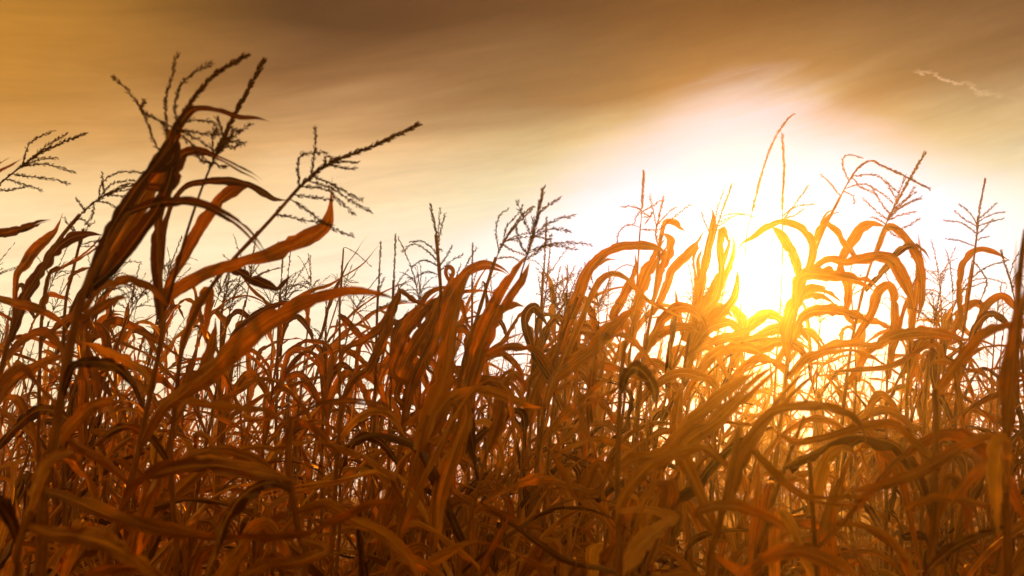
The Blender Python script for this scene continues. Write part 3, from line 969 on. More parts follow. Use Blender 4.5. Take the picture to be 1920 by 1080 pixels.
# around the big arch leaf and the slender tassel
hero('corn plant with a long brown leaf bent into a big open arch against white sky', 3.8,
     [(990, 1000), (1008, 860), (1022, 760), (1040, 680), (1062, 607), (1084, 557)],
     [lf([(1045, 655, 22), (1063, 604, 34), (1084, 556, 36), (1097, 520, 32), (1117, 491, 24), (1143, 470, 22), (1177, 461, 24), (1208, 460, 26), (1236, 466, 22), (1252, 478, 5)], 30, dz=0.15, roll=(-10, 20)),
      lf([(1086, 552, 6), (1105, 562, 8), (1122, 572, 8), (1128, 575, 2)], 8, dz=0.1),
      lf([(1096, 520, 6), (1132, 490, 8), (1145, 486, 7), (1157, 488, 2)], 8, loose=True, d=3.85),
      lf([(1030, 710, 12), (1000, 660, 20), (985, 600, 24), (1000, 575, 24), (1018, 592, 18), (1030, 620, 4)], 22, dz=0.1, m='d'),
      lf([(1012, 840, 12), (1040, 800, 22), (1066, 775, 24), (1102, 750, 24), (1140, 726, 20), (1165, 706, 4)], 22, dz=-0.2),
      lf([(1020, 770, 10), (1040, 712, 26), (1066, 685, 34), (1102, 659, 36), (1142, 622, 34), (1177, 588, 28), (1198, 578, 6)], 34, dz=-0.15, roll=(-20, 10))],
     seed=30)
hero('corn plant carrying the slender upright tassel with a curled side branch above the big arch', 4.4,
     [(1150, 1000), (1160, 860), (1172, 740), (1184, 640), (1193, 560), (1197, 480), (1201, 420)],
     [lf([(1186, 640, 12), (1170, 600, 22), (1150, 592, 26), (1174, 545, 26), (1190, 508, 18), (1191, 472, 3)], 24, dz=0.05),
      lf([(1186, 650, 14), (1186, 600, 26), (1198, 556, 34), (1216, 508, 34), (1240, 468, 24), (1252, 450, 4)], 32, dz=-0.1),
      lf([(1192, 500, 2.5), (1172, 497, 3), (1150, 512, 3), (1136, 540, 3), (1128, 575, 2)], 3, dz=0.1),
      lf([(1176, 700, 14), (1212, 650, 24), (1248, 620, 26), (1290, 612, 20), (1320, 630, 4)], 24, dz=-0.2),
      lf([(1166, 800, 14), (1128, 750, 24), (1095, 700, 26), (1066, 690, 18), (1040, 715, 4)], 24, dz=-0.15)],
     [dict(axis=[(1200, 440), (1203, 400), (1205, 365), (1207, 323)], size=0.0105, r=0.0022, dense=1.6, **{'from': 0.4},
           br=[[(1203, 395), (1186, 387), (1167, 389)], [(1202, 396), (1194, 404), (1190, 418)], [(1200, 426), (1178, 422), (1160, 436), (1157, 464)],
               [(1204, 398), (1220, 388), (1238, 376)], [(1203, 400), (1218, 406), (1211, 418)], [(1218, 406), (1223, 398)], [(1201, 430), (1215, 431), (1230, 431)]])],
     seed=31, rtop=0.0028)
hero('corn plant with a small hooked flag leaf just past the slender upright tassel', 4.2,
     [(1185, 1000), (1192, 860), (1200, 740), (1212, 640), (1226, 560), (1234, 490), (1240, 440)],
     [lf([(1232, 480, 10), (1240, 440, 12), (1247, 417, 14), (1264, 418, 18), (1277, 428, 12), (1287, 435, 2)], 14, dz=0.05, roll=(-5, 20)),
      lf([(1225, 560, 12), (1236, 520, 22), (1250, 480, 26), (1256, 452, 22), (1246, 440, 10), (1238, 438, 3)], 24, dz=0.1),
      lf([(1222, 590, 14), (1246, 548, 22), (1262, 506, 22), (1288, 478, 24), (1306, 458, 14), (1321, 430, 3)], 22, dz=-0.1, roll=(10, -20)),
      lf([(1210, 660, 14), (1240, 600, 24), (1275, 575, 26), (1310, 590, 20), (1330, 630, 4)], 24, dz=-0.2),
      lf([(1198, 760, 14), (1230, 720, 24), (1275, 700, 26), (1330, 715, 20), (1360, 750, 4)], 24, dz=-0.3)],
     [dict(axis=[(1238, 470), (1230, 440), (1236, 405), (1244, 370)], size=0.0095, r=0.0022, dense=1.3, **{'from': 0.1}, auto=3)],
     seed=32)
hero('ragged corn plant just before the sun with upright twisted leaves and twin tassel spikes', 4.3,
     [(1262, 1000), (1270, 860), (1278, 740), (1290, 640), (1306, 560), (1318, 500), (1330, 440), (1342, 425)],
     [lf([(1282, 640, 16), (1300, 590, 26), (1316, 530, 26), (1324, 480, 22), (1332, 436, 20), (1337, 405, 12), (1332, 385, 2)], 24, dz=0.05),
      lf([(1300, 600, 14), (1340, 560, 22), (1352, 510, 16), (1350, 465, 20), (1354, 430, 20), (1362, 440, 12), (1372, 470, 3)], 20, dz=0.1),
      lf([(1305, 580, 12), (1308, 530, 16), (1304, 490, 16), (1311, 470, 12), (1318, 465, 3)], 14, dz=0.0),
      lf([(1290, 660, 18), (1312, 600, 34), (1340, 545, 36), (1362, 495, 28), (1372, 455, 16), (1366, 432, 3)], 34, dz=0.1),
      lf([(1285, 690, 14), (1318, 628, 24), (1352, 606, 26), (1380, 612, 22), (1398, 640, 14), (1402, 668, 3)], 24, dz=-0.1),
      lf([(1292, 650, 12), (1330, 610, 22), (1376, 560, 22), (1384, 520, 16), (1380, 496, 3)], 22, dz=0.15),
      lf([(1288, 668, 12), (1340, 640, 24), (1395, 628, 24), (1440, 612, 14), (1462, 590, 3)], 22, dz=-0.15),
      lf([(1284, 700, 18), (1300, 640, 30), (1330, 585, 32), (1350, 575, 22), (1380, 600, 5)], 32, dz=0.2),
      lf([(1275, 760, 14), (1310, 700, 26), (1350, 660, 30), (1400, 650, 26), (1440, 670, 5)], 28, dz=-0.2),
      lf([(1276, 740, 14), (1246, 690, 24), (1215, 680, 24), (1190, 710, 18), (1180, 760, 4)], 24, dz=0.1)],
     [dict(axis=[(1336, 450), (1346, 420), (1358, 385), (1372, 347)], size=0.009, r=0.0022, dense=1.4, **{'from': 0.1},
           br=[[(1340, 430), (1344, 395), (1357, 358)], [(1332, 440), (1322, 418), (1316, 398)], [(1345, 425), (1362, 415), (1368, 408)]], auto=2)],
     seed=33)

# plants around the sun
hero('corn plant lit from behind with a thin straight tassel directly above the sun', 4.9,
     [(1440, 1000), (1446, 860), (1452, 740), (1458, 640), (1464, 560), (1467, 470), (1467, 420)],
     [lf([(1456, 690, 12), (1480, 640, 22), (1510, 620, 22), (1540, 645, 16), (1552, 690, 4)], 22, dz=0.1)],
     [dict(axis=[(1467, 440), (1467, 380), (1470, 320), (1467, 253)], size=0.012, r=0.0028, dense=1.5, tilt=0.42, **{'from': 0.25},
           br=[[(1468, 412), (1488, 386), (1515, 348)], [(1468, 405), (1492, 388), (1527, 382)], [(1470, 410), (1490, 404), (1506, 392)]])],
     seed=34, rtop=0.003, r=0.008)
hero('corn plant lit from behind with one tall curving wisp of tassel rising over the sun', 4.6,
     [(1330, 1000), (1345, 860), (1362, 740), (1378, 640), (1386, 600), (1394, 520), (1400, 440)],
     [lf([(1384, 670, 12), (1402, 618, 26), (1428, 590, 28), (1458, 596, 24), (1480, 630, 4)], 26, dz=-0.1),
      lf([(1384, 660, 12), (1410, 640, 24), (1450, 618, 28), (1492, 622, 24), (1520, 650, 4)], 26, dz=0.15),
      lf([(1374, 690, 12), (1392, 640, 24), (1390, 600, 24), (1372, 578, 18), (1350, 590, 4)], 24, dz=0.1),
      lf([(1384, 655, 12), (1420, 655, 26), (1462, 640, 28), (1500, 655, 22), (1530, 700, 4)], 26, dz=-0.2),
      lf([(1366, 710, 12), (1340, 660, 20), (1315, 650, 22), (1295, 680, 16), (1288, 720, 4)], 22, dz=0.1),
      lf([(1360, 740, 12), (1395, 690, 24), (1430, 672, 24), (1470, 690, 18), (1490, 725, 4)], 22, dz=-0.2)],
     [dict(axis=[(1399, 445), (1412, 390), (1430, 320), (1450, 265), (1470, 232), (1487, 214)], size=0.011, r=0.002, dense=1.1, tilt=0.42, **{'from': 0.2})],
     seed=35, rtop=0.0022, r=0.006)
hero('corn plant beside the sun whose broken tassel folds over, leaves in wide arches', 3.9,
     [(1440, 1000), (1455, 860), (1470, 740), (1482, 650), (1492, 590), (1506, 540), (1522, 490), (1545, 430), (1575, 370)],
     [lf([(1512, 520, 18), (1525, 470, 22), (1512, 436, 20), (1490, 421, 18), (1467, 417, 17), (1438, 425, 17), (1412, 444, 12), (1390, 458, 8), (1383, 480, 2)], 20, dz=-0.1, roll=(10, 20)),
      lf([(1500, 540, 16), (1492, 490, 26), (1472, 452, 26), (1455, 432, 20), (1446, 424, 4)], 24, dz=-0.05),
      lf([(1515, 505, 12), (1530, 450, 18), (1548, 420, 20), (1566, 430, 18), (1582, 450, 20), (1600, 475, 18), (1630, 490, 4)], 20, dz=0.1),
      lf([(1510, 520, 14), (1550, 488, 18), (1590, 492, 26), (1640, 482, 32), (1670, 486, 34), (1690, 515, 34), (1706, 550, 26), (1716, 590, 5)], 30, dz=0.1, roll=(5, -10)),
      lf([(1490, 580, 18), (1500, 520, 34), (1545, 514, 36), (1590, 522, 28), (1625, 530, 20), (1650, 550, 4)], 32, dz=-0.1, roll=(20, 10)),
      lf([(1478, 670, 16), (1474, 620, 30), (1500, 560, 34), (1540, 548, 30), (1580, 575, 5)], 32, dz=0.15),
      lf([(1484, 640, 16), (1510, 590, 28), (1560, 583, 30), (1600, 592, 24), (1636, 608, 5)], 28, dz=-0.2),
      lf([(1475, 710, 14), (1512, 674, 28), (1562, 655, 32), (1607, 653, 30), (1640, 662, 18), (1660, 675, 4)], 30, dz=-0.35),
      lf([(1560, 400, 8), (1540, 420, 10), (1552, 402, 10), (1575, 392, 4)], 8, dz=0.1)],
     [dict(axis=[(1560, 400), (1575, 370), (1603, 322), (1630, 302), (1655, 311), (1700, 332), (1743, 354)], size=0.0095, r=0.0028, dense=1.5, tilt=0.35, **{'from': 0.3},
           br=[[(1605, 330), (1640, 328), (1664, 344), (1684, 360)], [(1590, 352), (1620, 345), (1652, 362), (1674, 380)], [(1592, 340), (1582, 318), (1580, 298), (1592, 290), (1616, 296)],
               [(1575, 368), (1558, 345), (1540, 328)], [(1600, 335), (1612, 350), (1640, 362)], [(1585, 360), (1600, 368), (1602, 382)]])],
     r=0.011, rtop=0.0045, seed=36)
hero('dark corn plant with a dense slanting tassel in front of the hanging broken one', 4.0,
     [(1560, 1000), (1570, 880), (1582, 760), (1596, 650), (1612, 570), (1628, 510), (1645, 462), (1662, 420)],
     [lf([(1585, 590, 14), (1590, 540, 24), (1575, 500, 20), (1590, 465, 22), (1612, 432, 26), (1640, 421, 24), (1664, 426, 6)], 24, dz=0.1, roll=(-10, 20)),
      lf([(1640, 480, 12), (1662, 426, 16), (1688, 436, 20), (1712, 470, 22), (1726, 510, 20), (1728, 560, 16), (1718, 610, 4)], 20, dz=0.05),
      lf([(1622, 545, 12), (1664, 500, 18), (1690, 468, 20), (1712, 462, 16), (1730, 474, 14), (1743, 495, 2)], 16, dz=0.1, m='d'),
      lf([(1600, 640, 14), (1632, 590, 22), (1648, 545, 24), (1672, 540, 22), (1678, 600, 18), (1670, 660, 5)], 24, dz=0.05),
      lf([(1588, 720, 14), (1640, 650, 26), (1692, 625, 34), (1745, 622, 32), (1785, 630, 22), (1820, 640, 4)], 30, dz=-0.2, roll=(15, -10)),
      lf([(1576, 820, 12), (1610, 790, 22), (1660, 770, 24), (1700, 790, 18), (1722, 830, 4)], 22, dz=0.1)],
     [dict(axis=[(1655, 435), (1668, 405), (1692, 360), (1715, 320), (1734, 287)], size=0.0105, r=0.0028, dense=1.8, **{'from': 0.15},
           br=[[(1672, 400), (1700, 372), (1716, 350)], [(1668, 408), (1695, 385), (1720, 374)], [(1668, 412), (1692, 402), (1716, 398)], [(1662, 424), (1692, 428), (1724, 410)],
               [(1672, 404), (1655, 385), (1635, 352)], [(1665, 412), (1645, 398), (1618, 372)], [(1660, 420), (1640, 408), (1632, 408)], [(1660, 426), (1676, 440), (1690, 446)]], auto=4)],
     r=0.011, rtop=0.004, seed=37)
hero('corn plant with a narrow upright ribbon of leaf at the end of the arches', 4.3,
     [(1690, 1000), (1694, 880), (1700, 760), (1706, 660), (1712, 600)],
     [lf([(1706, 660, 10), (1712, 600, 14), (1720, 540, 16), (1724, 490, 14), (1722, 436, 3)], 14, dz=0.05),
      lf([(1700, 740, 12), (1712, 680, 22), (1735, 640, 24), (1762, 650, 18), (1775, 690, 4)], 22, dz=0.1),
      lf([(1696, 800, 12), (1670, 750, 20), (1645, 740, 22), (1625, 780, 16), (1618, 830, 4)], 20, dz=0.1)],
     seed=38)
hero('corn plant with a symmetrical open tassel standing clear in the tan sky', 4.4,
     [(1785, 1000), (1788, 880), (1792, 760), (1800, 660), (1812, 590), (1822, 520), (1828, 470), (1834, 420)],
     [lf([(1806, 620, 12), (1799, 560, 18), (1803, 510, 18), (1818, 480, 16), (1840, 468, 14), (1866, 474, 12), (1897, 491, 2)], 16, dz=0.1, roll=(-5, 25)),
      lf([(1810, 600, 8), (1814, 550, 10), (1822, 510, 10), (1824, 480, 3)], 10, dz=0.05),
      lf([(1795, 720, 12), (1830, 620, 18), (1850, 572, 20), (1880, 556, 20), (1905, 580, 16), (1925, 620, 4)], 20, dz=0.1),
      lf([(1790, 800, 12), (1760, 740, 20), (1748, 690, 22), (1765, 650, 18), (1775, 620, 4)], 22, dz=0.1, m='d')],
     [dict(axis=[(1826, 485), (1832, 430), (1838, 385), (1847, 337)], size=0.0095, r=0.0022, dense=1.6, **{'from': 0.35},
           br=[[(1829, 436), (1802, 418), (1771, 413)], [(1832, 420), (1815, 396), (1797, 382)], [(1833, 425), (1810, 412), (1790, 396)], [(1827, 462), (1802, 452), (1775, 448)],
               [(1834, 412), (1850, 398), (1868, 381)], [(1834, 416), (1860, 402), (1883, 397)], [(1833, 424), (1856, 416), (1882, 410)], [(1831, 440), (1846, 428), (1860, 412)],
               [(1830, 452), (1842, 446), (1853, 444)]])],
     seed=39, rtop=0.003)
hero('corn plant with a beaded tassel bent across the stalk of the open tan-sky tassel', 4.7,
     [(1740, 1000), (1746, 860), (1756, 740), (1768, 660), (1780, 600)],
     [lf([(1768, 660, 12), (1790, 610, 20), (1810, 575, 22), (1838, 570, 16), (1852, 610, 4)], 20, dz=0.1)],
     [dict(axis=[(1780, 600), (1796, 560), (1822, 522), (1852, 500), (1890, 488)], size=0.009, dense=1.2, **{'from': 0.2}, auto=3),
      dict(axis=[(1836, 570), (1850, 530), (1838, 505), (1824, 490)], size=0.009, dense=1.1, **{'from': 0.2})], seed=40)
hero('thin corn plant by the picture edge with a narrow tassel leaning over the arched leaf', 4.0,
     [(1930, 1000), (1928, 860), (1922, 740), (1914, 640), (1904, 570)],
     [lf([(1912, 640, 12), (1880, 600, 18), (1850, 590, 20), (1826, 620, 16), (1818, 670, 4)], 20, dz=0.2, m='d')],
     [dict(axis=[(1904, 570), (1894, 525), (1884, 495), (1877, 470)], size=0.009, dense=1.3, **{'from': 0.2}, auto=3)], seed=41)

# near plants, soft because they stand close to the lens
hero('near blurred corn stalk with a dark rolled leaf at the very picture edge', 1.65,
     [(1890, 1080), (1886, 960), (1888, 850), (1893, 740), (1900, 650), (1908, 560), (1916, 480), (1924, 430)],
     [lf([(1888, 830, 26), (1894, 740, 44), (1902, 650, 42), (1910, 570, 26), (1917, 500, 12), (1922, 440, 2)], 40, dz=0.0, fold=40),
      lf([(1888, 900, 14), (1880, 830, 36), (1868, 850, 40), (1866, 930, 30), (1872, 1010, 8)], 36, dz=-0.15, m='p', d=1.6),
      lf([(1886, 840, 12), (1857, 816, 20), (1813, 832, 30), (1763, 862, 34), (1713, 890, 34), (1630, 914, 26), (1573, 921, 4)], 30, dz=0.25, roll=(20, -10)),
      lf([(1886, 930, 12), (1850, 948, 16), (1813, 938, 22), (1763, 934, 26), (1720, 944, 22), (1680, 968, 4)], 24, dz=0.2),
      lf([(1888, 860, 10), (1850, 868, 24), (1816, 900, 28), (1790, 935, 22), (1776, 965, 4)], 26, dz=0.1),
      lf([(1888, 990, 12), (1850, 1000, 22), (1800, 1020, 30), (1750, 1060, 26), (1720, 1110, 6)], 30, dz=-0.1, m='d')],
     r=0.012, rtop=0.004, seed=50)
hero('near corn plant with a long leaf crossing low and level under the bright gaps', 1.9,
     [(1745, 1090), (1748, 1000), (1752, 900), (1756, 800), (1752, 730)],
     [lf([(1750, 740, 10), (1778, 704, 22), (1820, 650, 28), (1860, 617, 28), (1908, 610, 20), (1950, 620, 5)], 26, dz=0.25),
      lf([(1754, 760, 10), (1757, 655, 10), (1713, 666, 16), (1663, 690, 17), (1597, 694, 15), (1537, 698, 3)], 15, dz=0.5, loose=True, d=2.6),
      lf([(1752, 860, 10), (1725, 838, 20), (1680, 797, 26), (1630, 797, 28), (1580, 810, 24), (1533, 823, 22), (1487, 826, 22), (1440, 800, 5)], 24, dz=0.3, roll=(20, 10)),
      lf([(1682, 798, 8), (1715, 832, 22), (1747, 878, 18), (1760, 905, 4)], 20, loose=True, d=2.1),
      lf([(1748, 1000, 12), (1770, 930, 30), (1785, 900, 34), (1810, 950, 30), (1822, 1030, 10)], 32, dz=0.1)],
     r=0.010, rtop=0.005, seed=51)
hero('near corn plant under the sun, veiled in light, with long leaves sweeping up towards it', 1.8,
     [(1330, 1090), (1345, 1000), (1362, 930), (1375, 860), (1388, 800)],
     [lf([(1366, 940, 14), (1374, 920, 26), (1397, 853, 36), (1424, 803, 36), (1460, 758, 28), (1500, 715, 20), (1540, 690, 4)], 32, dz=0.3, roll=(-10, 15)),
      lf([(1345, 990, 16), (1300, 900, 30), (1280, 838, 44), (1345, 788, 46), (1398, 738, 38), (1440, 700, 24), (1480, 670, 5)], 40, dz=0.25, roll=(15, -15), loose=False),
      lf([(1378, 850, 12), (1440, 778, 24), (1497, 763, 30), (1547, 763, 28), (1593, 778, 22), (1618, 805, 10), (1625, 840, 2)], 28, dz=0.2),
      lf([(1360, 940, 8), (1400, 846, 14), (1422, 856, 22), (1453, 887, 24), (1493, 922, 20), (1530, 937, 18), (1597, 940, 14), (1668, 936, 3)], 28, dz=-0.1, roll=(15, 25)),
      lf([(1338, 1040, 14), (1390, 1078, 24), (1430, 1050, 36), (1477, 1033, 38), (1522, 1037, 34), (1590, 1074, 20), (1620, 1110, 5)], 34, dz=-0.35, roll=(30, 20)),
      lf([(1344, 1000, 14), (1310, 965, 28), (1335, 950, 32), (1380, 950, 30), (1430, 968, 28), (1464, 985, 18), (1485, 1010, 4)], 30, dz=-0.2, roll=(30, 10)),
      lf([(1370, 880, 10), (1320, 840, 26), (1260, 850, 34), (1210, 880, 34), (1170, 930, 26), (1150, 990, 6)], 32, dz=-0.15)],
     r=0.010, rtop=0.005, seed=52)
hero('near corn stalk with a bleached crumpled leaf and straight upright stem in the lower middle', 2.1,
     [(1160, 1090), (1160, 1000), (1158, 900), (1160, 800), (1164, 715), (1172, 640)],
     [lf([(1160, 960, 12), (1210, 955, 18), (1262, 970, 26), (1238, 990, 34), (1208, 1012, 40), (1185, 1045, 36), (1168, 1078, 10)], 34, dz=-0.5, roll=(10, -20), m='p', wave=0.16),
      lf([(1160, 930, 8), (1150, 905, 14), (1120, 870, 20), (1087, 936, 22), (1057, 888, 22), (1023, 830, 5)], 20, dz=0.1),
      lf([(1163, 740, 10), (1176, 700, 28), (1195, 690, 34), (1222, 720, 30), (1232, 770, 6)], 32, dz=-0.1, m='d'),
      lf([(1160, 880, 12), (1190, 860, 26), (1240, 850, 32), (1280, 800, 36), (1330, 760, 34), (1385, 720, 28), (1430, 690, 5)], 34, dz=0.15, roll=(-15, 20)),
      lf([(1160, 860, 12), (1120, 920, 22), (1080, 915, 24), (1040, 912, 22), (1000, 915, 4)], 20, dz=0.2)],
     r=0.0105, rtop=0.004, seed=53)
hero('near corn plant with a level leaf ending beside the big drooping leaf low down', 1.9,
     [(570, 1090), (560, 1000), (548, 930), (540, 860), (545, 780)],
     [lf([(545, 800, 10), (500, 770, 14), (450, 762, 20), (400, 758, 24), (355, 754, 22), (330, 750, 4)], 22, dz=-0.2, roll=(30, 20)),
      lf([(545, 790, 10), (600, 758, 16), (660, 752, 18), (700, 758, 12), (735, 765, 3)], 16, dz=0.1),
      lf([(555, 960, 14), (610, 945, 28), (660, 975, 36), (715, 1000, 34), (760, 1040, 26), (790, 1090, 6)], 32, dz=-0.2),
      lf([(548, 920, 12), (505, 905, 24), (455, 930, 32), (420, 985, 30), (405, 1050, 8)], 30, dz=-0.2, m='d'),
      lf([(560, 1010, 14), (610, 1030, 26), (560, 1052, 30), (500, 1060, 30), (430, 1090, 10)], 30, dz=-0.2)],
     r=0.010, rtop=0.005, seed=54)
hero('near low corn plant in the bottom corner under the long level leaf', 1.5,
     [(28, 1120), (30, 1060), (40, 1000), (60, 960)],
     [lf([(50, 985, 20), (100, 1000, 40), (170, 1010, 50), (240, 1040, 44), (310, 1100, 12)], 46, dz=-0.2, roll=(20, -10)),
      lf([(36, 1020, 20), (10, 960, 40), (-30, 930, 40), (-80, 960, 12)], 40, dz=-0.1, m='d'),
      lf([(45, 990, 16), (70, 900, 30), (95, 860, 30), (130, 850, 24), (160, 870, 5)], 30, dz=0.2)],
     r=0.011, seed=55)


# ------------------------------------------------------------------ the crowd of plants behind
def make_tassel_mesh(rnd):
    L = rnd.uniform(0.22, 0.36)
    s = np.linspace(0, 1, 26)[:, None]
    bend = rnd.uniform(-0.02, 0.16)
    c = np.concatenate([bend * s ** 2, rnd.uniform(-0.05, 0.05) * s ** 2, s * L], 1)
    vs, fs = [], []
    off = 0

    def put(cc, r0, start, dense, sz):
        nonlocal off
        v, f, _ = tube(cc, np.linspace(r0, r0 * 0.35, len(cc)), 4)
        v2, f2 = spikelets(cc, rnd, 0.0065 / dense, sz, 0.45, 2, start)
        for a, b in ((v, tri(f)), (v2, f2)):
            vs.append(a)
            fs.append(b + off)
            off += len(a)
    put(c, 0.0024, 0.35, 1.25, 0.0095)
    nb = rnd.integers(3, 13)
    ph = rnd.uniform(0, 6.28)
    for k in range(nb):
        i = int(rnd.uniform(0.18, 0.5) * 25)
        az = ph + k * 2.4
        o = np.array([math.cos(az) + 0.3, math.sin(az), 0])
        ang = rnd.uniform(0.3, 0.95)
        dr = unit(np.array([0, 0, math.cos(ang)]) + o * math.sin(ang))
        Ln = rnd.uniform(0.09, 0.2)
        q = np.linspace(0, 1, 12)[:, None]
        drop = rnd.uniform(0.0, 0.7)
        put(c[i] + dr * Ln * q + np.array([0.2 * drop, 0, -drop]) * Ln * q ** 2, 0.0013, 0.08, 0.8, 0.0088)
    return make_mesh('tassel', np.vstack(vs), np.vstack(fs), M_TASSEL)


TASSELS = [make_tassel_mesh(np.random.default_rng(300 + i)) for i in range(16)]


def make_ear_mesh(rnd):
    n = 14
    s = np.linspace(0, 1, n)
    L = rnd.uniform(0.17, 0.22)
    c = np.stack([0.02 * s ** 2, 0 * s, s * L], 1)
    r = 0.024 * np.sin(np.clip(s * 0.93 + 0.07, 0, 1) * math.pi) ** 0.6 + 0.002
    v, f, uv = tube(c, r, 10)
    vs, fs, us = [v], [f], [uv]
    off = len(v)
    for k in range(4):
        p = c[3] + 0.015 * np.array([math.cos(k * 1.7), math.sin(k * 1.7), 0])
        cc, a = leaf_curve(p, rnd, rnd.uniform(0.15, 0.24), k * 1.7 + rnd.normal(0, 0.3), 1.3, rnd.uniform(-1.2, 0.9), 12)
        S = np.stack([-np.sin(a), np.cos(a), 0 * a], 1)
        v, f, uv = ribbon(cc, width_profile(np.linspace(0, 1, 12), 0.04, 2.0, 0.7), S, np.full(12, 0.4), 0.12, rnd, 0.06, 5)
        vs.append(v)
        fs.append(f + off)
        us.append(uv)
        off += len(v)
    return make_mesh('ear', np.vstack(vs), np.vstack(fs), M_HUSK, np.vstack(us))


EARS = [make_ear_mesh(np.random.default_rng(500 + i)) for i in range(5)]


LANDMARKS = [(40, 'the arching olive leaf'), (150, 'the tallest plant'), (300, 'the upright thick stalk'), (430, 'the long bare slanting stem'),
             (560, 'the broad sweeping leaf'), (660, 'the kinked finger-like leaf'), (735, 'the two bottlebrush tassels'), (815, 'the three parallel leaves'),
             (930, 'the dark-red pointed leaf'), (1020, 'the fir-like tassel'), (1110, 'the big open arch leaf'), (1195, 'the slender upright tassel'),
             (1260, 'the small hooked flag leaf'), (1335, 'the twin tassel spikes'), (1425, 'the glare below the sun'), (1510, 'the folded broken tassel'),
             (1600, 'the wide leaf arches'), (1680, 'the dense slanting tassel'), (1755, 'the narrow upright ribbon leaf'), (1840, 'the symmetrical open tassel'),
             (1925, 'the blurred edge stalk')]


def zone(x, d, ear, low):
    lm = min(LANDMARKS, key=lambda q: abs(q[0] - x))[1]
    if low:
        return 'low broken-topped corn plant in front of ' + lm, 'low broken-topped corn plants'
    band = 'front' if d < 5.2 else ('middle' if d < 8.0 else 'back')
    rel = {'front': 'close behind', 'middle': 'in the middle rows behind', 'back': 'in the back rows beyond'}[band]
    lab = 'dry %scorn plant %s %s' % ('eared ' if ear else '', rel, lm)
    return lab, 'corn plants of the %s rows' % band


def crowd_plant(x, y, H, rnd, lean, low=False):
    foot = np.array([x, y, -0.02])
    la = rnd.normal(0.0, 0.6)
    bend = np.array([math.cos(la), 0.6 * math.sin(la), 0]) * lean * H
    s = np.linspace(0, 1, 7)[:, None]
    path = foot + np.array([0, 0, H]) * s + bend * s ** 2.2 + np.concatenate([rnd.normal(0, 0.008, (7, 2)), np.zeros((7, 1))], 1) * (s > 0)
    px, py, d = to_px(path[3])
    ear = rnd.random() < 0.4
    lab, grp = zone(px, d, ear, low)
    root = plant_root(foot, lab, grp)
    v, f, uv = stalk_geometry(path, rnd.uniform(0.009, 0.013), 0.0035, rnd, 7)
    link('stalk', make_mesh('stalk', v - foot, f, M_STALK, uv), root)
    st = resample(path, 80)
    n = rnd.integers(13, 18)
    phase = rnd.uniform(0, 6.28)
    hs = np.linspace(0.24, 0.92, n) * H + rnd.normal(0, 0.02, n)
    for k in range(n):
        i = int(np.argmin(np.abs(st[:, 2] - hs[k])))
        f = k / n
        old = f < 0.35 or rnd.random() < 0.22
        L = rnd.uniform(0.5, 0.85) * (0.6 if f > 0.85 else 1.0)
        loose_leaf(root, foot, st[i], rnd, L, wind_az(rnd, k, phase), old, (rnd.uniform(0.03, 0.045) if f > 0.85 else None))
    if rnd.random() < 0.97 and not low:
        t = link('tassel', TASSELS[rnd.integers(len(TASSELS))], root)
        T = st[-1] - st[-4]
        t.location = path[-1] - foot - np.array([0, 0, 0.03])
        q = Vector(T).to_track_quat('Z', 'Y')
        t.rotation_mode = 'QUATERNION'
        t.rotation_quaternion = q
        k = rnd.uniform(0.8, 1.15)
        t.scale = (k, k, k)
    if ear:
        e = link('ear', EARS[rnd.integers(len(EARS))], root)
        i = int(np.argmin(np.abs(st[:, 2] - 0.48 * H)))
        e.location = st[i] - foot
        e.rotation_euler = (rnd.uniform(0.2, 2.2), 0, rnd.uniform(0, 6.28))


rnd = np.random.default_rng(42)
pts = []
tries = 0
while len(pts) < 208 and tries < 40000:
    tries += 1
    d = math.sqrt(rnd.uniform(3.7 ** 2, 10.2 ** 2))
    x = rnd.uniform(-0.52, 0.52) * d
    y = d
    row = round(x / 0.5)
    if any((x - a) ** 2 + (y - b) ** 2 < 0.25 ** 2 for a, b in pts):
        continue
    px = 960 + FPX * x / d
    if 1330 < px < 1510 and d < 5.5:
        continue
    pts.append((x, y))
for x, y in pts:
    px = 960 + FPX * x / y
    H = min(rnd.uniform(1.9, 2.35), 0.86 + 0.24 * y)
    if 1290 < px < 1530:
        H = min(H, 1.2 + 0.155 * y)
    if px < 400:
        H += 0.05
    crowd_plant(x, y, H, rnd, rnd.uniform(0.02, 0.16))


pts2 = []
while len(pts2) < 50:
    d = rnd.uniform(2.1, 4.6)
    x = rnd.uniform(-0.5, 0.5) * d
    if any((x - a) ** 2 + (d - b) ** 2 < 0.17 ** 2 for a, b in pts2):
        continue
    pts2.append((x, d))
for x, y in pts2:
    crowd_plant(x, y, 1.2 + rnd.uniform(-0.10, 0.085) * y, rnd, rnd.uniform(0.08, 0.3), low=True)


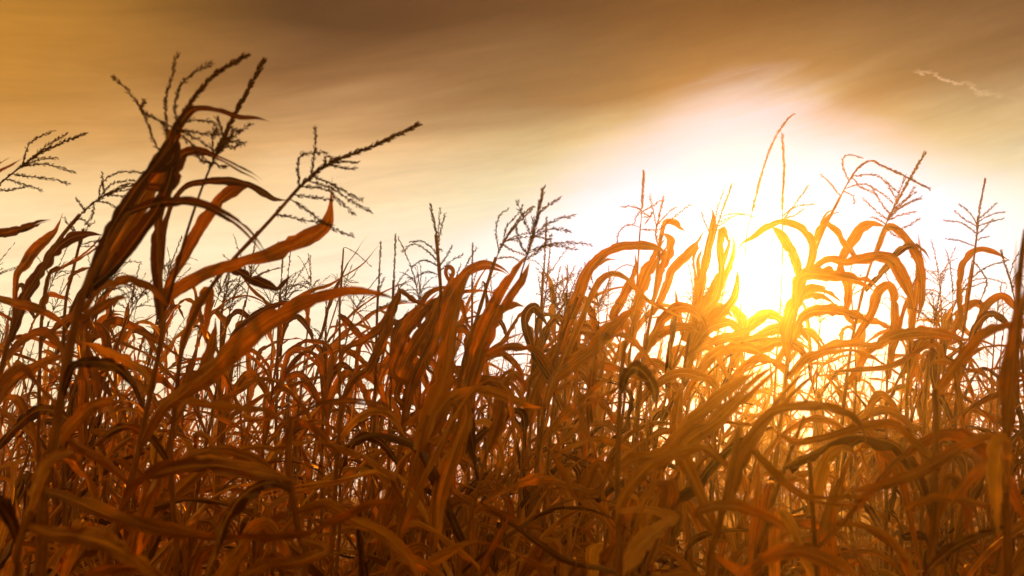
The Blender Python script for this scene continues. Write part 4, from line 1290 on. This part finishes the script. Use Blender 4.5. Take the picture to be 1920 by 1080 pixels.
# the far rows read as one mass
def far_field():
    rnd = np.random.default_rng(77)
    vs, fs, us = [], [], []
    off = 0
    for _ in range(880):
        d = math.sqrt(rnd.uniform(10.2 ** 2, 27 ** 2))
        x = rnd.uniform(-0.56, 0.56) * d
        H = rnd.uniform(1.7, 2.35)
        foot = np.array([x, d, -0.02])
        path = foot + np.array([[0, 0, 0], [rnd.normal(0.03, 0.04), 0, 0.5 * H], [rnd.normal(0.12, 0.1), 0, H + 0.15]])
        v, f, uv = tube(resample(path, 8), np.linspace(0.010, 0.003, 8), 4)
        vs.append(v); fs.append(f + off); us.append(uv); off += len(v)
        phase = rnd.uniform(0, 6.28)
        for k in range(11):
            p = path[0] + (path[2] - path[0]) * (0.2 + 0.7 * k / 11)
            v, f, uv = loose_blade(p, rnd, rnd.uniform(0.5, 0.8), wind_az(rnd, k, phase), k < 5, 12, None, 3)
            vs.append(v); fs.append(f + off); us.append(uv); off += len(v)
        for k in range(5):
            a = rnd.uniform(0, 6.28)
            q = np.linspace(0, 1, 6)[:, None]
            top = path[2] - np.array([0, 0, 0.05])
            ln = 0.2 if k else 0.26
            dr = np.array([math.cos(a) * 0.5 + 0.15, math.sin(a) * 0.5, 0.85]) if k else np.array([0.1, 0, 1])
            v, f, uv = tube(top + dr * ln * q, np.array([0.003, 0.005, 0.004, 0.005, 0.004, 0.001]), 4)
            vs.append(v); fs.append(f + off); us.append(uv); off += len(v)
    o = bpy.data.objects.new('far_corn_rows', make_mesh('far_corn_rows', np.vstack(vs), np.vstack(fs), M_LEAF, np.vstack(us)))
    COL.objects.link(o)
    o['kind'] = 'stuff'
    o['label'] = 'far rows of dry corn closing the field at the horizon'


far_field()


# ------------------------------------------------------------------ haze added to carry the sun's glow over the plants
def haze(density, aniso):
    m = bpy.data.materials.new('glow_haze')
    m.use_nodes = True
    t = m.node_tree
    t.nodes.clear()
    pv = t.nodes.new('ShaderNodeVolumePrincipled')
    pv.inputs['Color'].default_value = (1.0, 0.80, 0.46, 1)
    pv.inputs['Density'].default_value = density
    pv.inputs['Anisotropy'].default_value = aniso
    for k in ('Density Attribute', 'Color Attribute', 'Temperature Attribute'):
        if k in pv.inputs:
            pv.inputs[k].default_value = ''
    o = t.nodes.new('ShaderNodeOutputMaterial')
    t.links.new(pv.outputs[0], o.inputs['Volume'])
    x0, x1, y0, y1, z0, z1 = -22, 22, -6, 34, -1.2, 2.75
    v = np.array([(x, y, z) for z in (z0, z1) for y in (y0, y1) for x in (x0, x1)], float)
    f = np.array([[0, 2, 3, 1], [4, 5, 7, 6], [0, 1, 5, 4], [2, 6, 7, 3], [0, 4, 6, 2], [1, 3, 7, 5]])
    me = make_mesh('haze', v, f, m, smooth=False)
    ob = bpy.data.objects.new('haze', me)
    COL.objects.link(ob)
    ob['kind'] = 'stuff'
    ob['label'] = 'thin golden haze added over the field for the sun glow'


haze(0.0098, 0.905)
